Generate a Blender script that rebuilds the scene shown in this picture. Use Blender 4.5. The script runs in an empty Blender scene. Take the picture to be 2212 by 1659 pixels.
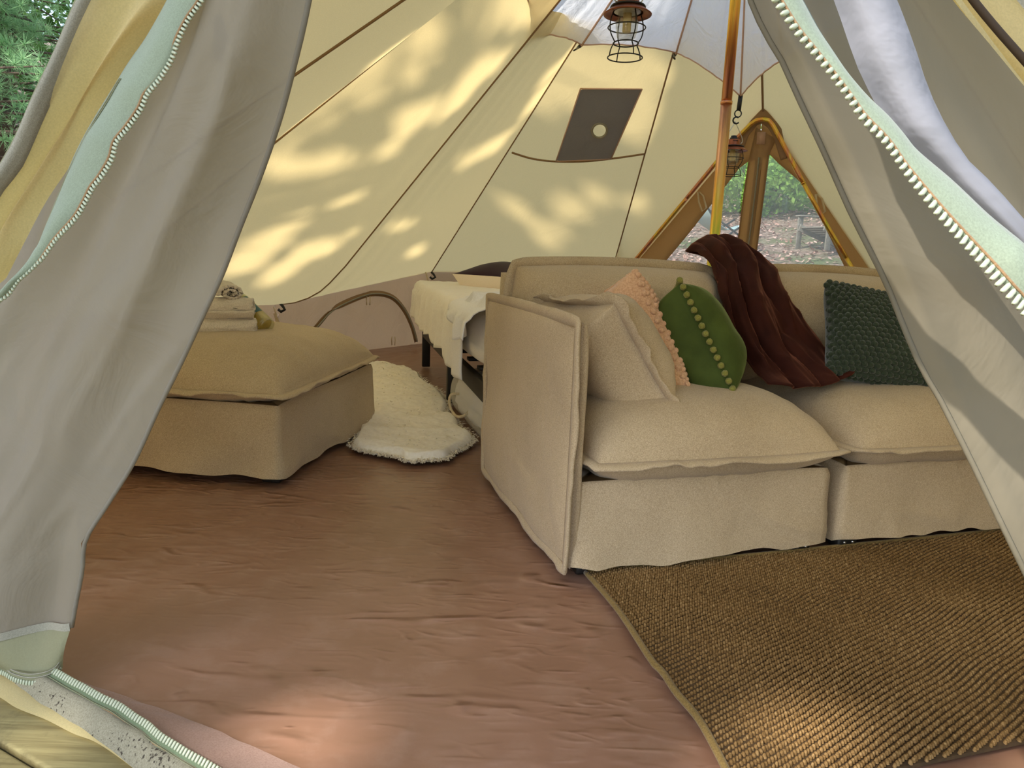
import bpy, bmesh, math, random
import numpy as np
from mathutils import Vector, Matrix, Euler
random.seed(7)
RNG = np.random.default_rng(11)
S = bpy.context.scene
COL = S.collection

# ------------------------------------------------------------------ camera
cam = bpy.data.cameras.new('camera')
cam_ob = bpy.data.objects.new('camera', cam)
COL.objects.link(cam_ob)
PITCH, ROLL = 0.18628, 0.03752
cam_ob.matrix_world = (Matrix.Translation((0, 0, 0.85)) @ Matrix.Rotation(math.pi / 2 - PITCH, 4, 'X')
                       @ Matrix.Rotation(ROLL, 4, 'Z'))
cam.sensor_fit = 'HORIZONTAL'
cam.sensor_width = 36.0
cam.lens = 36.0 * 1535.0 / 2212.0
cam.clip_start = 0.02
cam.clip_end = 300
S.camera = cam_ob

# ------------------------------------------------------------------ world, sun, exposure
SUN_DIR = Vector((-0.55, -0.42, 0.72)).normalized()      # towards the sun
W = bpy.data.worlds.new('world')
S.world = W
W.use_nodes = True
wn = W.node_tree.nodes
bg = wn['Background']
sky = wn.new('ShaderNodeTexSky')
sky.sky_type = 'NISHITA'
sky.sun_disc = False
sky.sun_elevation = math.asin(SUN_DIR.z)
sky.sun_rotation = math.atan2(SUN_DIR.x, SUN_DIR.y)
sky.air_density = 1.0
sky.dust_density = 1.5
hs = wn.new('ShaderNodeHueSaturation')
hs.inputs['Saturation'].default_value = 0.78
W.node_tree.links.new(sky.outputs[0], hs.inputs['Color'])
W.node_tree.links.new(hs.outputs[0], bg.inputs[0])
bg.inputs[1].default_value = 0.43
sun = bpy.data.lights.new('sun', 'SUN')
sun.energy = 5.8
sun.angle = math.radians(0.9)
sun.color = (1.0, 0.94, 0.88)
sun_ob = bpy.data.objects.new('sun', sun)
COL.objects.link(sun_ob)
sun_ob.rotation_euler = SUN_DIR.to_track_quat('Z', 'Y').to_euler()
S.cycles.max_bounces = 16
S.cycles.diffuse_bounces = 8
S.cycles.transparent_max_bounces = 24
S.view_settings.view_transform = 'Standard'
S.view_settings.look = 'None'
S.view_settings.gamma = 1.0
S.view_settings.use_curve_mapping = False
S.view_settings.exposure = 0.36

# ------------------------------------------------------------------ helpers
def vec(p):
    return np.array(p, float)

def norm(v):
    v = np.asarray(v, float)
    return v / np.linalg.norm(v)

_perm = RNG.permutation(4096)
_val = RNG.random(4096) * 2 - 1

def vnoise(x, y=0.0, z=0.0):
    """smooth value noise in -1..1, vectorised"""
    x, y, z = np.broadcast_arrays(np.asarray(x, float), np.asarray(y, float), np.asarray(z, float))
    xi, yi, zi = np.floor(x).astype(int), np.floor(y).astype(int), np.floor(z).astype(int)
    fx, fy, fz = x - xi, y - yi, z - zi
    fx, fy, fz = [f * f * (3 - 2 * f) for f in (fx, fy, fz)]
    def h(a, b, c):
        return _val[_perm[(_perm[(_perm[a & 4095] + b) & 4095] + c) & 4095]]
    r = 0
    for dx in (0, 1):
        for dy in (0, 1):
            for dz in (0, 1):
                w = (fx if dx else 1 - fx) * (fy if dy else 1 - fy) * (fz if dz else 1 - fz)
                r = r + w * h(xi + dx, yi + dy, zi + dz)
    return r

def smooth(a, b, x):
    t = np.clip((np.asarray(x, float) - a) / (b - a), 0, 1)
    return t * t * (3 - 2 * t)

OFF = {}

def tag(o, label=None, cat=None, group=None, kind=None):
    if label: o['label'] = label
    if cat: o['category'] = cat
    if group: o['group'] = group
    if kind: o['kind'] = kind
    return o

def empty(name, loc, label=None, cat=None, group=None, kind=None):
    o = bpy.data.objects.new(name, None)
    o.empty_display_size = 0.05
    COL.objects.link(o)
    o.location = loc
    OFF[o.name] = vec(loc)
    return tag(o, label, cat, group, kind)

def obj(name, V, F, m, parent=None, loc=None, smooth_shade=True, kind=None, label=None):
    """one mesh object; V in world coordinates. Top-level meshes may take loc as their origin."""
    V = np.asarray(V, float).reshape(-1, 3)
    base = OFF[parent.name] if parent is not None else (vec(loc) if loc is not None else np.zeros(3))
    me = bpy.data.meshes.new(name)
    me.from_pydata((V - base).tolist(), [], F)
    if smooth_shade:
        me.polygons.foreach_set('use_smooth', np.ones(len(me.polygons), bool))
    if m is not None:
        me.materials.append(m)
    me.update()
    o = bpy.data.objects.new(name, me)
    COL.objects.link(o)
    if parent is not None:
        o.parent = parent
        OFF[o.name] = base
    else:
        o.location = base
        OFF[o.name] = base
    if kind: o['kind'] = kind
    if label: o['label'] = label
    return o

def fastobj(name, V, F, m, parent=None, kind=None, smooth_shade=True, loc=None):
    """big triangle/quad meshes from arrays"""
    V = np.asarray(V, np.float32).reshape(-1, 3)
    F = np.asarray(F, np.int32)
    base = OFF[parent.name] if parent is not None else (vec(loc) if loc is not None else np.zeros(3))
    V = V - base.astype(np.float32)
    n, k = F.shape
    me = bpy.data.meshes.new(name)
    me.vertices.add(len(V))
    me.vertices.foreach_set('co', V.ravel())
    me.loops.add(n * k)
    me.loops.foreach_set('vertex_index', F.ravel())
    me.polygons.add(n)
    me.polygons.foreach_set('loop_start', np.arange(0, n * k, k, dtype=np.int32))
    me.polygons.foreach_set('loop_total', np.full(n, k, np.int32))
    me.update(calc_edges=True)
    if smooth_shade:
        me.polygons.foreach_set('use_smooth', np.ones(n, bool))
    me.materials.append(m)
    o = bpy.data.objects.new(name, me)
    COL.objects.link(o)
    o.location = (0, 0, 0) if parent is not None else base
    if parent is not None: o.parent = parent
    OFF[o.name] = base
    if kind: o['kind'] = kind
    return o

class MB:
    def __init__(s): s.V, s.F = [], []
    def add(s, V, F):
        n = len(s.V)
        s.V += [tuple(v) for v in np.asarray(V, float).reshape(-1, 3)]
        s.F += [tuple(i + n for i in f) for f in F]
        return s
    def obj(s, name, m, parent=None, **k): return obj(name, s.V, s.F, m, parent, **k)

def gridF(nu, nv, cu=False, cv=False, flip=False):
    F = []
    for j in range(nv if cv else nv - 1):
        for i in range(nu if cu else nu - 1):
            a, b = j * nu + i, j * nu + (i + 1) % nu
            c, d = ((j + 1) % nv) * nu + (i + 1) % nu, ((j + 1) % nv) * nu + i
            F.append((a, d, c, b) if flip else (a, b, c, d))
    return F

def tubeVF(pts, r, seg=8, closed=False, caps=True):
    P = [vec(p) for p in pts]
    n = len(P)
    rr = r if hasattr(r, '__len__') else [r] * n
    T = []
    for i in range(n):
        a = P[(i - 1) % n] if (closed or i > 0) else P[0]
        b = P[(i + 1) % n] if (closed or i < n - 1) else P[-1]
        d = b - a
        T.append(d / (np.linalg.norm(d) + 1e-12))
    ref = np.array([0, 0, 1.0]) if abs(T[0][2]) < 0.9 else np.array([1.0, 0, 0])
    N = np.cross(T[0], ref); N /= np.linalg.norm(N)
    V = []
    for i in range(n):
        N = N - T[i] * (N @ T[i]); N /= (np.linalg.norm(N) + 1e-12)
        Bn = np.cross(T[i], N)
        for k in range(seg):
            a = 2 * math.pi * k / seg
            V.append(P[i] + rr[i] * (N * math.cos(a) + Bn * math.sin(a)))
    F = gridF(seg, n, cu=True, cv=closed)
    if caps and not closed:
        F.append(tuple(range(seg - 1, -1, -1)))
        F.append(tuple((n - 1) * seg + k for k in range(seg)))
    return V, F

def tube(name, pts, r, m, parent=None, seg=8, closed=False, **k):
    V, F = tubeVF(pts, r, seg, closed)
    return obj(name, V, F, m, parent, **k)

def resample(pts, n):
    P = np.array([vec(p) for p in pts])
    d = np.r_[0, np.cumsum(np.linalg.norm(np.diff(P, axis=0), axis=1))]
    t = np.linspace(0, d[-1], n)
    return np.stack([np.interp(t, d, P[:, k]) for k in range(3)], 1)

def spline(pts, n):
    """Catmull-Rom through the points, evenly resampled"""
    P = np.array([vec(p) for p in pts])
    if len(P) < 3: return resample(P, n)
    Q = np.vstack([2 * P[0] - P[1], P, 2 * P[-1] - P[-2]])
    out = []
    for i in range(1, len(Q) - 2):
        for t in np.linspace(0, 1, 12, endpoint=False):
            a, b, c, d = Q[i - 1], Q[i], Q[i + 1], Q[i + 2]
            out.append(0.5 * (2 * b + (c - a) * t + (2 * a - 5 * b + 4 * c - d) * t * t + (3 * b - a - 3 * c + d) * t ** 3))
    out.append(Q[-2])
    return resample(out, n)

def latheVF(prof, c, seg=24, axis=None):
    V = []
    for r, z in prof:
        for k in range(seg):
            a = 2 * math.pi * k / seg
            V.append((r * math.cos(a), r * math.sin(a), z))
    V = np.array(V)
    if axis is not None:
        q = Vector((0, 0, 1)).rotation_difference(Vector(axis)).to_matrix()
        V = V @ np.array(q).T
    F = gridF(seg, len(prof), cu=True)
    return V + vec(c), F

def boxVF(c, X, Y, Z, sx, sy, sz, bev=0.0):
    """box of sizes sx, sy, sz centred at c along unit axes, edges chamfered"""
    X, Y, Z = norm(X), norm(Y), norm(Z)
    bm = bmesh.new()
    bmesh.ops.create_cube(bm, size=1)
    for v in bm.verts: v.co = Vector((v.co.x * sx, v.co.y * sy, v.co.z * sz))
    if bev > 0: bmesh.ops.bevel(bm, geom=bm.edges[:], offset=bev, segments=2, affect='EDGES', profile=0.5)
    bm.verts.index_update()
    V = [vec(c) + X * v.co.x + Y * v.co.y + Z * v.co.z for v in bm.verts]
    F = [tuple(v.index for v in f.verts) for f in bm.faces]
    bm.free()
    return V, F

def ribbonVF(pts, side, w, t=0.002):
    """flat strip along pts, width w along 'side' (vector or list), with thickness t"""
    P = [vec(p) for p in pts]
    n = len(P)
    sd = [norm(s) for s in side] if isinstance(side, list) else [norm(side)] * n
    ww = w if hasattr(w, '__len__') else [w] * n
    V = []
    for i in range(n):
        T = norm(P[min(i + 1, n - 1)] - P[max(i - 1, 0)])
        s = sd[i] - T * (sd[i] @ T); s = norm(s)
        N = np.cross(T, s)
        V += [P[i] - s * ww[i] / 2 - N * t / 2, P[i] + s * ww[i] / 2 - N * t / 2,
              P[i] + s * ww[i] / 2 + N * t / 2, P[i] - s * ww[i] / 2 + N * t / 2]
    F = gridF(4, n, cu=True)
    F += [(3, 2, 1, 0), tuple((n - 1) * 4 + k for k in range(4))]
    return V, F

def frame(V, o, X, Y, Z):
    V = np.asarray(V, float)
    return vec(o) + V[:, :1] * norm(X) + V[:, 1:2] * norm(Y) + V[:, 2:3] * norm(Z)

# ------------------------------------------------------------------ materials
def nodes(name):
    m = bpy.data.materials.new(name)
    m.use_nodes = True
    nt = m.node_tree
    return m, nt, nt.nodes, nt.links, nt.nodes['Principled BSDF'], nt.nodes['Material Output']

def lin(c):
    return tuple(((x / 255) / 12.92 if x / 255 <= 0.04045 else (((x / 255) + 0.055) / 1.055) ** 2.4) for x in c) + (1.0,)

def ramp(n, stops):
    r = n.new('ShaderNodeValToRGB')
    e = r.color_ramp.elements
    while len(e) < len(stops): e.new(0.5)
    for i, (p, c) in enumerate(stops):
        e[i].position = p; e[i].color = c if len(c) == 4 else lin(c)
    return r

def noise(n, l, scale, detail=3, rough=0.55, vecsock=None, dist=0.0):
    t = n.new('ShaderNodeTexNoise')
    t.inputs['Scale'].default_value = scale
    t.inputs['Detail'].default_value = detail
    t.inputs['Roughness'].default_value = rough
    t.inputs['Distortion'].default_value = dist
    if vecsock: l.new(vecsock, t.inputs['Vector'])
    return t

def coords(n, l, scale=(1, 1, 1), rot=(0, 0, 0)):
    tc = n.new('ShaderNodeTexCoord')
    mp = n.new('ShaderNodeMapping')
    mp.inputs['Scale'].default_value = scale
    mp.inputs['Rotation'].default_value = rot
    l.new(tc.outputs['Object'], mp.inputs['Vector'])
    return mp.outputs['Vector']

def cloth(name, c1, c2, fine=500, big=4, bump=0.25, rough=0.95, sheen=0.15, creases=0.0, crease_scale=6, thread=True):
    """woven cloth: two thread tones, soft large variation, fine weave bump"""
    m, nt, n, l, b, out = nodes(name)
    v = coords(n, l)
    f = noise(n, l, fine, 2, 0.6, v)
    g = noise(n, l, big, 3, 0.5, v)
    mx = n.new('ShaderNodeMath'); mx.operation = 'MULTIPLY_ADD'
    l.new(f.outputs[0], mx.inputs[0]); mx.inputs[1].default_value = 0.75
    a2 = n.new('ShaderNodeMath'); a2.operation = 'MULTIPLY'
    l.new(g.outputs[0], a2.inputs[0]); a2.inputs[1].default_value = 0.25
    l.new(a2.outputs[0], mx.inputs[2])
    r = ramp(n, [(0.36, c1), (0.64, c2)])
    l.new(mx.outputs[0], r.inputs[0])
    l.new(r.outputs[0], b.inputs['Base Color'])
    b.inputs['Roughness'].default_value = rough
    b.inputs['Sheen Weight'].default_value = sheen
    b.inputs['Specular IOR Level'].default_value = 0.2
    bp = n.new('ShaderNodeBump'); bp.inputs['Strength'].default_value = bump; bp.inputs['Distance'].default_value = 0.002
    l.new(f.outputs[0], bp.inputs['Height'])
    last = bp
    if creases > 0:
        w = noise(n, l, crease_scale, 4, 0.5, v, 0.8)
        b2 = n.new('ShaderNodeBump'); b2.inputs['Strength'].default_value = creases; b2.inputs['Distance'].default_value = 0.03
        l.new(w.outputs[0], b2.inputs['Height']); l.new(bp.outputs[0], b2.inputs['Normal'])
        last = b2
    l.new(last.outputs[0], b.inputs['Normal'])
    return m

def sheet(name, diff, trans, mix=0.5, fine=300, crease=0.3, crease_scale=5, clear=0.0, gloss=0.0, stretch=(1, 1, 1), var=0.12):
    """thin cloth that lets daylight through: diffuse + translucent (+ a little see-through)"""
    m, nt, n, l, b, out = nodes(name)
    n.remove(b)
    v = coords(n, l, stretch)
    d = n.new('ShaderNodeBsdfDiffuse'); t = n.new('ShaderNodeBsdfTranslucent')
    f = noise(n, l, fine, 2, 0.6, v)
    g = noise(n, l, crease_scale * 0.7, 4, 0.55, v)
    for sh, c in ((d, diff), (t, trans)):
        c = lin(c)
        r = ramp(n, [(0.3, tuple(x * (1 - var) for x in c[:3]) + (1,)), (0.7, tuple(min(1, x * (1 + var)) for x in c[:3]) + (1,))])
        l.new(f.outputs[0] if fine < 900 else g.outputs[0], r.inputs[0])
        l.new(r.outputs[0], sh.inputs['Color'])
    mx = n.new('ShaderNodeMixShader'); mx.inputs[0].default_value = mix
    l.new(d.outputs[0], mx.inputs[1]); l.new(t.outputs[0], mx.inputs[2])
    w = noise(n, l, crease_scale, 5, 0.55, v, 1.0)
    bp = n.new('ShaderNodeBump'); bp.inputs['Strength'].default_value = crease; bp.inputs['Distance'].default_value = 0.03
    l.new(w.outputs[0], bp.inputs['Height'])
    l.new(bp.outputs[0], d.inputs['Normal']); l.new(bp.outputs[0], t.inputs['Normal'])
    last = mx
    if clear > 0:
        tr = n.new('ShaderNodeBsdfTransparent')
        m2 = n.new('ShaderNodeMixShader'); m2.inputs[0].default_value = clear
        l.new(last.outputs[0], m2.inputs[1]); l.new(tr.outputs[0], m2.inputs[2]); last = m2
    if gloss > 0:
        gl = n.new('ShaderNodeBsdfGlossy'); gl.inputs['Roughness'].default_value = 0.35
        m3 = n.new('ShaderNodeMixShader'); m3.inputs[0].default_value = gloss
        l.new(bp.outputs[0], gl.inputs['Normal'])
        l.new(last.outputs[0], m3.inputs[1]); l.new(gl.outputs[0], m3.inputs[2]); last = m3
    l.new(last.outputs[0], out.inputs['Surface'])
    return m

def plain(name, c, rough=0.5, metal=0.0, spec=0.5, var=0.15, scale=30, bump=0.0, coat=0.0, sheen=0.0):
    m, nt, n, l, b, out = nodes(name)
    v = coords(n, l)
    g = noise(n, l, scale, 3, 0.55, v)
    c = lin(c)
    r = ramp(n, [(0.3, tuple(x * (1 - var) for x in c[:3]) + (1,)), (0.7, tuple(min(1, x * (1 + var)) for x in c[:3]) + (1,))])
    l.new(g.outputs[0], r.inputs[0]); l.new(r.outputs[0], b.inputs['Base Color'])
    b.inputs['Roughness'].default_value = rough; b.inputs['Metallic'].default_value = metal
    b.inputs['Specular IOR Level'].default_value = spec
    b.inputs['Coat Weight'].default_value = coat
    b.inputs['Sheen Weight'].default_value = sheen
    if bump > 0:
        bp = n.new('ShaderNodeBump'); bp.inputs['Strength'].default_value = bump; bp.inputs['Distance'].default_value = 0.01
        l.new(g.outputs[0], bp.inputs['Height']); l.new(bp.outputs[0], b.inputs['Normal'])
    return m

def velvet(name, c1, c2, sheen=0.6, sheen_col=(1, 1, 1)):
    m, nt, n, l, b, out = nodes(name)
    v = coords(n, l)
    g = noise(n, l, 9, 4, 0.6, v)
    r = ramp(n, [(0.3, c1), (0.7, c2)])
    l.new(g.outputs[0], r.inputs[0]); l.new(r.outputs[0], b.inputs['Base Color'])
    b.inputs['Roughness'].default_value = 0.8
    b.inputs['Specular IOR Level'].default_value = 0.15
    b.inputs['Sheen Weight'].default_value = sheen
    b.inputs['Sheen Roughness'].default_value = 0.35
    b.inputs['Sheen Tint'].default_value = lin(sheen_col)
    f = noise(n, l, 40, 4, 0.6, v)
    bp = n.new('ShaderNodeBump'); bp.inputs['Strength'].default_value = 0.25; bp.inputs['Distance'].default_value = 0.004
    l.new(f.outputs[0], bp.inputs['Height']); l.new(bp.outputs[0], b.inputs['Normal'])
    return m

def clear_pane(name, haze=0.12, tint=(235, 240, 238), gloss=0.06, wrinkle=0.0):
    m, nt, n, l, b, out = nodes(name)
    n.remove(b)
    tr = n.new('ShaderNodeBsdfTransparent'); tr.inputs[0].default_value = lin(tint)
    d = n.new('ShaderNodeBsdfTranslucent'); d.inputs[0].default_value = lin((225, 230, 228))
    d2 = n.new('ShaderNodeBsdfDiffuse'); d2.inputs[0].default_value = lin((215, 220, 218))
    ad = n.new('ShaderNodeMixShader'); l.new(d.outputs[0], ad.inputs[1]); l.new(d2.outputs[0], ad.inputs[2])
    gl = n.new('ShaderNodeBsdfGlossy'); gl.inputs['Roughness'].default_value = 0.12
    a = n.new('ShaderNodeMixShader'); a.inputs[0].default_value = haze
    l.new(tr.outputs[0], a.inputs[1]); l.new(ad.outputs[0], a.inputs[2])
    c = n.new('ShaderNodeMixShader'); c.inputs[0].default_value = gloss
    l.new(a.outputs[0], c.inputs[1]); l.new(gl.outputs[0], c.inputs[2])
    v = coords(n, l)
    w = noise(n, l, 6, 4, 0.5, v, 0.6)
    bp = n.new('ShaderNodeBump'); bp.inputs['Strength'].default_value = 0.25; bp.inputs['Distance'].default_value = 0.03
    l.new(w.outputs[0], bp.inputs['Height']); l.new(bp.outputs[0], gl.inputs['Normal'])
    l.new(c.outputs[0], out.inputs['Surface'])
    return m

M = {}
M['canvas'] = sheet('canvas', (206, 186, 132), (224, 200, 140), 0.52, fine=350, crease=0.22, crease_scale=3.0, var=0.05)
M['wall'] = sheet('wall_canvas', (184, 158, 128), (190, 160, 122), 0.45, fine=350, crease=0.5, crease_scale=4, var=0.06)
M['door_cloth'] = sheet('door_cloth', (206, 178, 138), (210, 176, 124), 0.5, fine=350, crease=0.3, crease_scale=5, var=0.05)
M['fleece_pile'] = sheet('fleece_pile', (244, 236, 220), (244, 232, 212), 0.4, fine=300, crease=0.0, var=0.03)
M['liner'] = sheet('liner_cloth', (238, 234, 226), (238, 236, 232), 0.5, fine=900, crease=0.75, crease_scale=7, var=0.03)
M['sheer'] = sheet('sheer_cloth', (166, 160, 146), (156, 148, 130), 0.45, fine=950, crease=0.3, crease_scale=5, clear=0.05, var=0.04)
M['sheer_right_shade'] = sheet('sheer_right_shade', (142, 134, 114), (146, 136, 112), 0.45, fine=950, crease=0.3, crease_scale=5, clear=0.05, var=0.04)  # darker copy of the sheer; dimmer skylight on this flap put into the colour
M['sheer_sunlit'] = sheet('sheer_sunlit', (172, 172, 178), (168, 170, 176), 0.45, fine=900, crease=0.3, crease_scale=6, var=0.04)  # paler than the other sheers; sunlight on the fold put into the colour
M['flap_canvas'] = sheet('flap_canvas', (222, 206, 152), (226, 200, 120), 0.45, fine=400, crease=0.3, crease_scale=4, var=0.06)
M['hem'] = sheet('hem_cloth', (158, 158, 128), (160, 156, 120), 0.35, fine=400, crease=0.2, crease_scale=6, var=0.04)
M['ziptape'] = cloth('zip_tape', (128, 138, 118), (142, 154, 132), fine=700, bump=0.1)
M['zip'] = plain('zip_teeth', (178, 184, 156), 0.4, var=0.05)
M['tape'] = cloth('seam_tape', (136, 108, 76), (158, 128, 92), fine=600)
M['tape_light'] = cloth('piping_tape', (196, 160, 138), (214, 180, 158), fine=600)
M['binding'] = cloth('grey_binding', (140, 137, 122), (164, 160, 144), fine=600)
M['linen'] = cloth('linen', (160, 140, 110), (200, 180, 148), fine=420, big=3, bump=0.35, creases=0.45, crease_scale=4)
M['linen_dark'] = cloth('linen_underside', (150, 132, 106), (178, 160, 132), fine=420, bump=0.3)
M['towel'] = cloth('terry', (198, 186, 168), (226, 214, 198), fine=260, bump=1.0, sheen=0.4)
M['bedspread'] = cloth('bedspread', (236, 230, 222), (246, 242, 236), fine=300, bump=0.2, creases=0.35, crease_scale=18)
M['bedsheet'] = cloth('fitted_sheet', (230, 222, 210), (242, 236, 226), fine=300, bump=0.15, creases=0.25, crease_scale=9)
M['whitesheet'] = cloth('white_sheet', (228, 226, 226), (242, 240, 240), fine=300, bump=0.1)
M['plum'] = cloth('plum_cloth', (40, 22, 34), (56, 32, 46), fine=400, bump=0.15)
M['cream'] = cloth('cream_cloth', (236, 222, 204), (244, 232, 216), fine=400, bump=0.15)
M['black_metal'] = plain('bed_metal', (38, 33, 29), 0.55, 0.2, 0.4)
M['black'] = plain('black_plastic', (18, 17, 16), 0.5)
M['screw'] = plain('screw_steel', (200, 198, 192), 0.3, 1.0)
M['peach'] = cloth('peach_knit', (196, 152, 116), (222, 182, 146), fine=220, bump=0.5, sheen=0.3)
M['green_knit'] = cloth('green_knit', (36, 46, 34), (58, 70, 52), fine=220, bump=0.5, sheen=0.3)
M['green_velvet'] = velvet('green_velvet', (54, 66, 26), (74, 88, 38), 0.45, (190, 200, 130))
M['pompom'] = cloth('pompom_yarn', (112, 112, 48), (146, 142, 72), fine=300, bump=1.0)
M['brown_velvet'] = velvet('brown_velvet', (44, 16, 10), (62, 26, 16), 0.55, (190, 120, 90))
M['grey_patch'] = cloth('grey_patch', (134, 136, 146), (152, 154, 164), fine=500, bump=0.1, creases=0.15, crease_scale=8)
M['copper'] = plain('aged_copper', (150, 88, 58), 0.38, 0.9, var=0.25, scale=25)
M['copper_in'] = plain('brim_underside', (120, 92, 84), 0.45, 0.5)
M['led'] = plain('led_tube', (236, 216, 160), 0.35)
M['wire'] = plain('steel_wire', (190, 190, 186), 0.3, 1.0)
M['fur'] = cloth('fleece', (240, 232, 216), (250, 244, 232), fine=60, bump=0.2, sheen=0.5)
M['cord'] = plain('cotton_cord', (206, 188, 156), 0.9)
M['label'] = plain('teal_label', (24, 84, 96), 0.5, var=0.1)
M['print'] = plain('label_print', (206, 224, 222), 0.5, var=0.02)
M['gap_shadow'] = plain('gap_shadow', (62, 46, 26), 0.8)  # near-black brown painted in for the shadow between two canvas layers
M['twig'] = plain('twig_bark', (92, 78, 62), 0.9, var=0.3, bump=0.5)

def mk_glass(name, col, rough=0.02, ior=1.45):
    m, nt, n, l, b, out = nodes(name)
    n.remove(b)
    g = n.new('ShaderNodeBsdfGlass'); g.inputs['Color'].default_value = lin(col); g.inputs['Roughness'].default_value = rough; g.inputs['IOR'].default_value = ior
    l.new(g.outputs[0], out.inputs['Surface'])
    return m
M['glass'] = clear_pane('lantern_glass', 0.03, (240, 240, 236), 0.14)
M['bottle'] = clear_pane('bottle_glass', 0.02, (240, 242, 228), 0.16)
def mk_wine():
    m, nt, n, l, b, out = nodes('white_wine')
    n.remove(b)
    tr = n.new('ShaderNodeBsdfTransparent'); tr.inputs[0].default_value = lin((252, 236, 166))
    tl = n.new('ShaderNodeBsdfTranslucent'); tl.inputs[0].default_value = lin((255, 236, 150))
    df = n.new('ShaderNodeBsdfDiffuse'); df.inputs[0].default_value = lin((250, 226, 130))
    gl = n.new('ShaderNodeBsdfGlossy'); gl.inputs['Roughness'].default_value = 0.06
    v = coords(n, l); g = noise(n, l, 9, 2, 0.5, v)
    r = ramp(n, [(0.35, (0.30, 0.30, 0.30, 1)), (0.65, (0.50, 0.50, 0.50, 1))]); l.new(g.outputs[0], r.inputs[0])
    a = n.new('ShaderNodeMixShader'); l.new(tl.outputs[0], a.inputs[1]); l.new(df.outputs[0], a.inputs[2])
    c = n.new('ShaderNodeMixShader'); l.new(r.outputs[0], c.inputs[0]); l.new(tr.outputs[0], c.inputs[1]); l.new(a.outputs[0], c.inputs[2])
    d = n.new('ShaderNodeMixShader'); d.inputs[0].default_value = .06; l.new(c.outputs[0], d.inputs[1]); l.new(gl.outputs[0], d.inputs[2])
    l.new(d.outputs[0], out.inputs['Surface'])
    return m
M['wine'] = mk_wine()
M['vinyl'] = clear_pane('window_vinyl', 0.2, (246, 248, 246), 0.03)
M['skylight'] = clear_pane('skylight_vinyl', 0.06, (245, 248, 250), 0.04)

def mk_bagvinyl():
    m, nt, n, l, b, out = nodes('bag_vinyl')
    n.remove(b)
    tr = n.new('ShaderNodeBsdfTransparent'); gl = n.new('ShaderNodeBsdfGlossy'); gl.inputs['Roughness'].default_value = 0.15
    d = n.new('ShaderNodeBsdfDiffuse'); d.inputs[0].default_value = lin((228, 222, 210))
    v = coords(n, l)
    w = noise(n, l, 26, 4, 0.6, v, 1.5)
    bp = n.new('ShaderNodeBump'); bp.inputs['Strength'].default_value = 0.9; bp.inputs['Distance'].default_value = 0.03
    l.new(w.outputs[0], bp.inputs['Height']); l.new(bp.outputs[0], gl.inputs['Normal'])
    a = n.new('ShaderNodeMixShader'); a.inputs[0].default_value = 0.35; l.new(tr.outputs[0], a.inputs[1]); l.new(d.outputs[0], a.inputs[2])
    c = n.new('ShaderNodeMixShader'); c.inputs[0].default_value = 0.18; l.new(a.outputs[0], c.inputs[1]); l.new(gl.outputs[0], c.inputs[2])
    l.new(c.outputs[0], out.inputs['Surface'])
    return m
M['bagvinyl'] = mk_bagvinyl()

def mk_pole():
    """yellow-chromate zinc: gold drifting to copper, rose and green along the tube"""
    m, nt, n, l, b, out = nodes('iridescent_zinc')
    v = coords(n, l, (9, 9, 0.9))
    g = noise(n, l, 1.6, 2, 0.5, v, 0.4)
    r = ramp(n, [(0.28, (176, 196, 90)), (0.40, (236, 208, 96)), (0.52, (230, 170, 90)), (0.62, (212, 140, 122)), (0.74, (236, 212, 110))])
    l.new(g.outputs[0], r.inputs[0]); l.new(r.outputs[0], b.inputs['Base Color'])
    b.inputs['Metallic'].default_value = 0.9; b.inputs['Roughness'].default_value = 0.27
    return m
M['pole'] = mk_pole()

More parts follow.
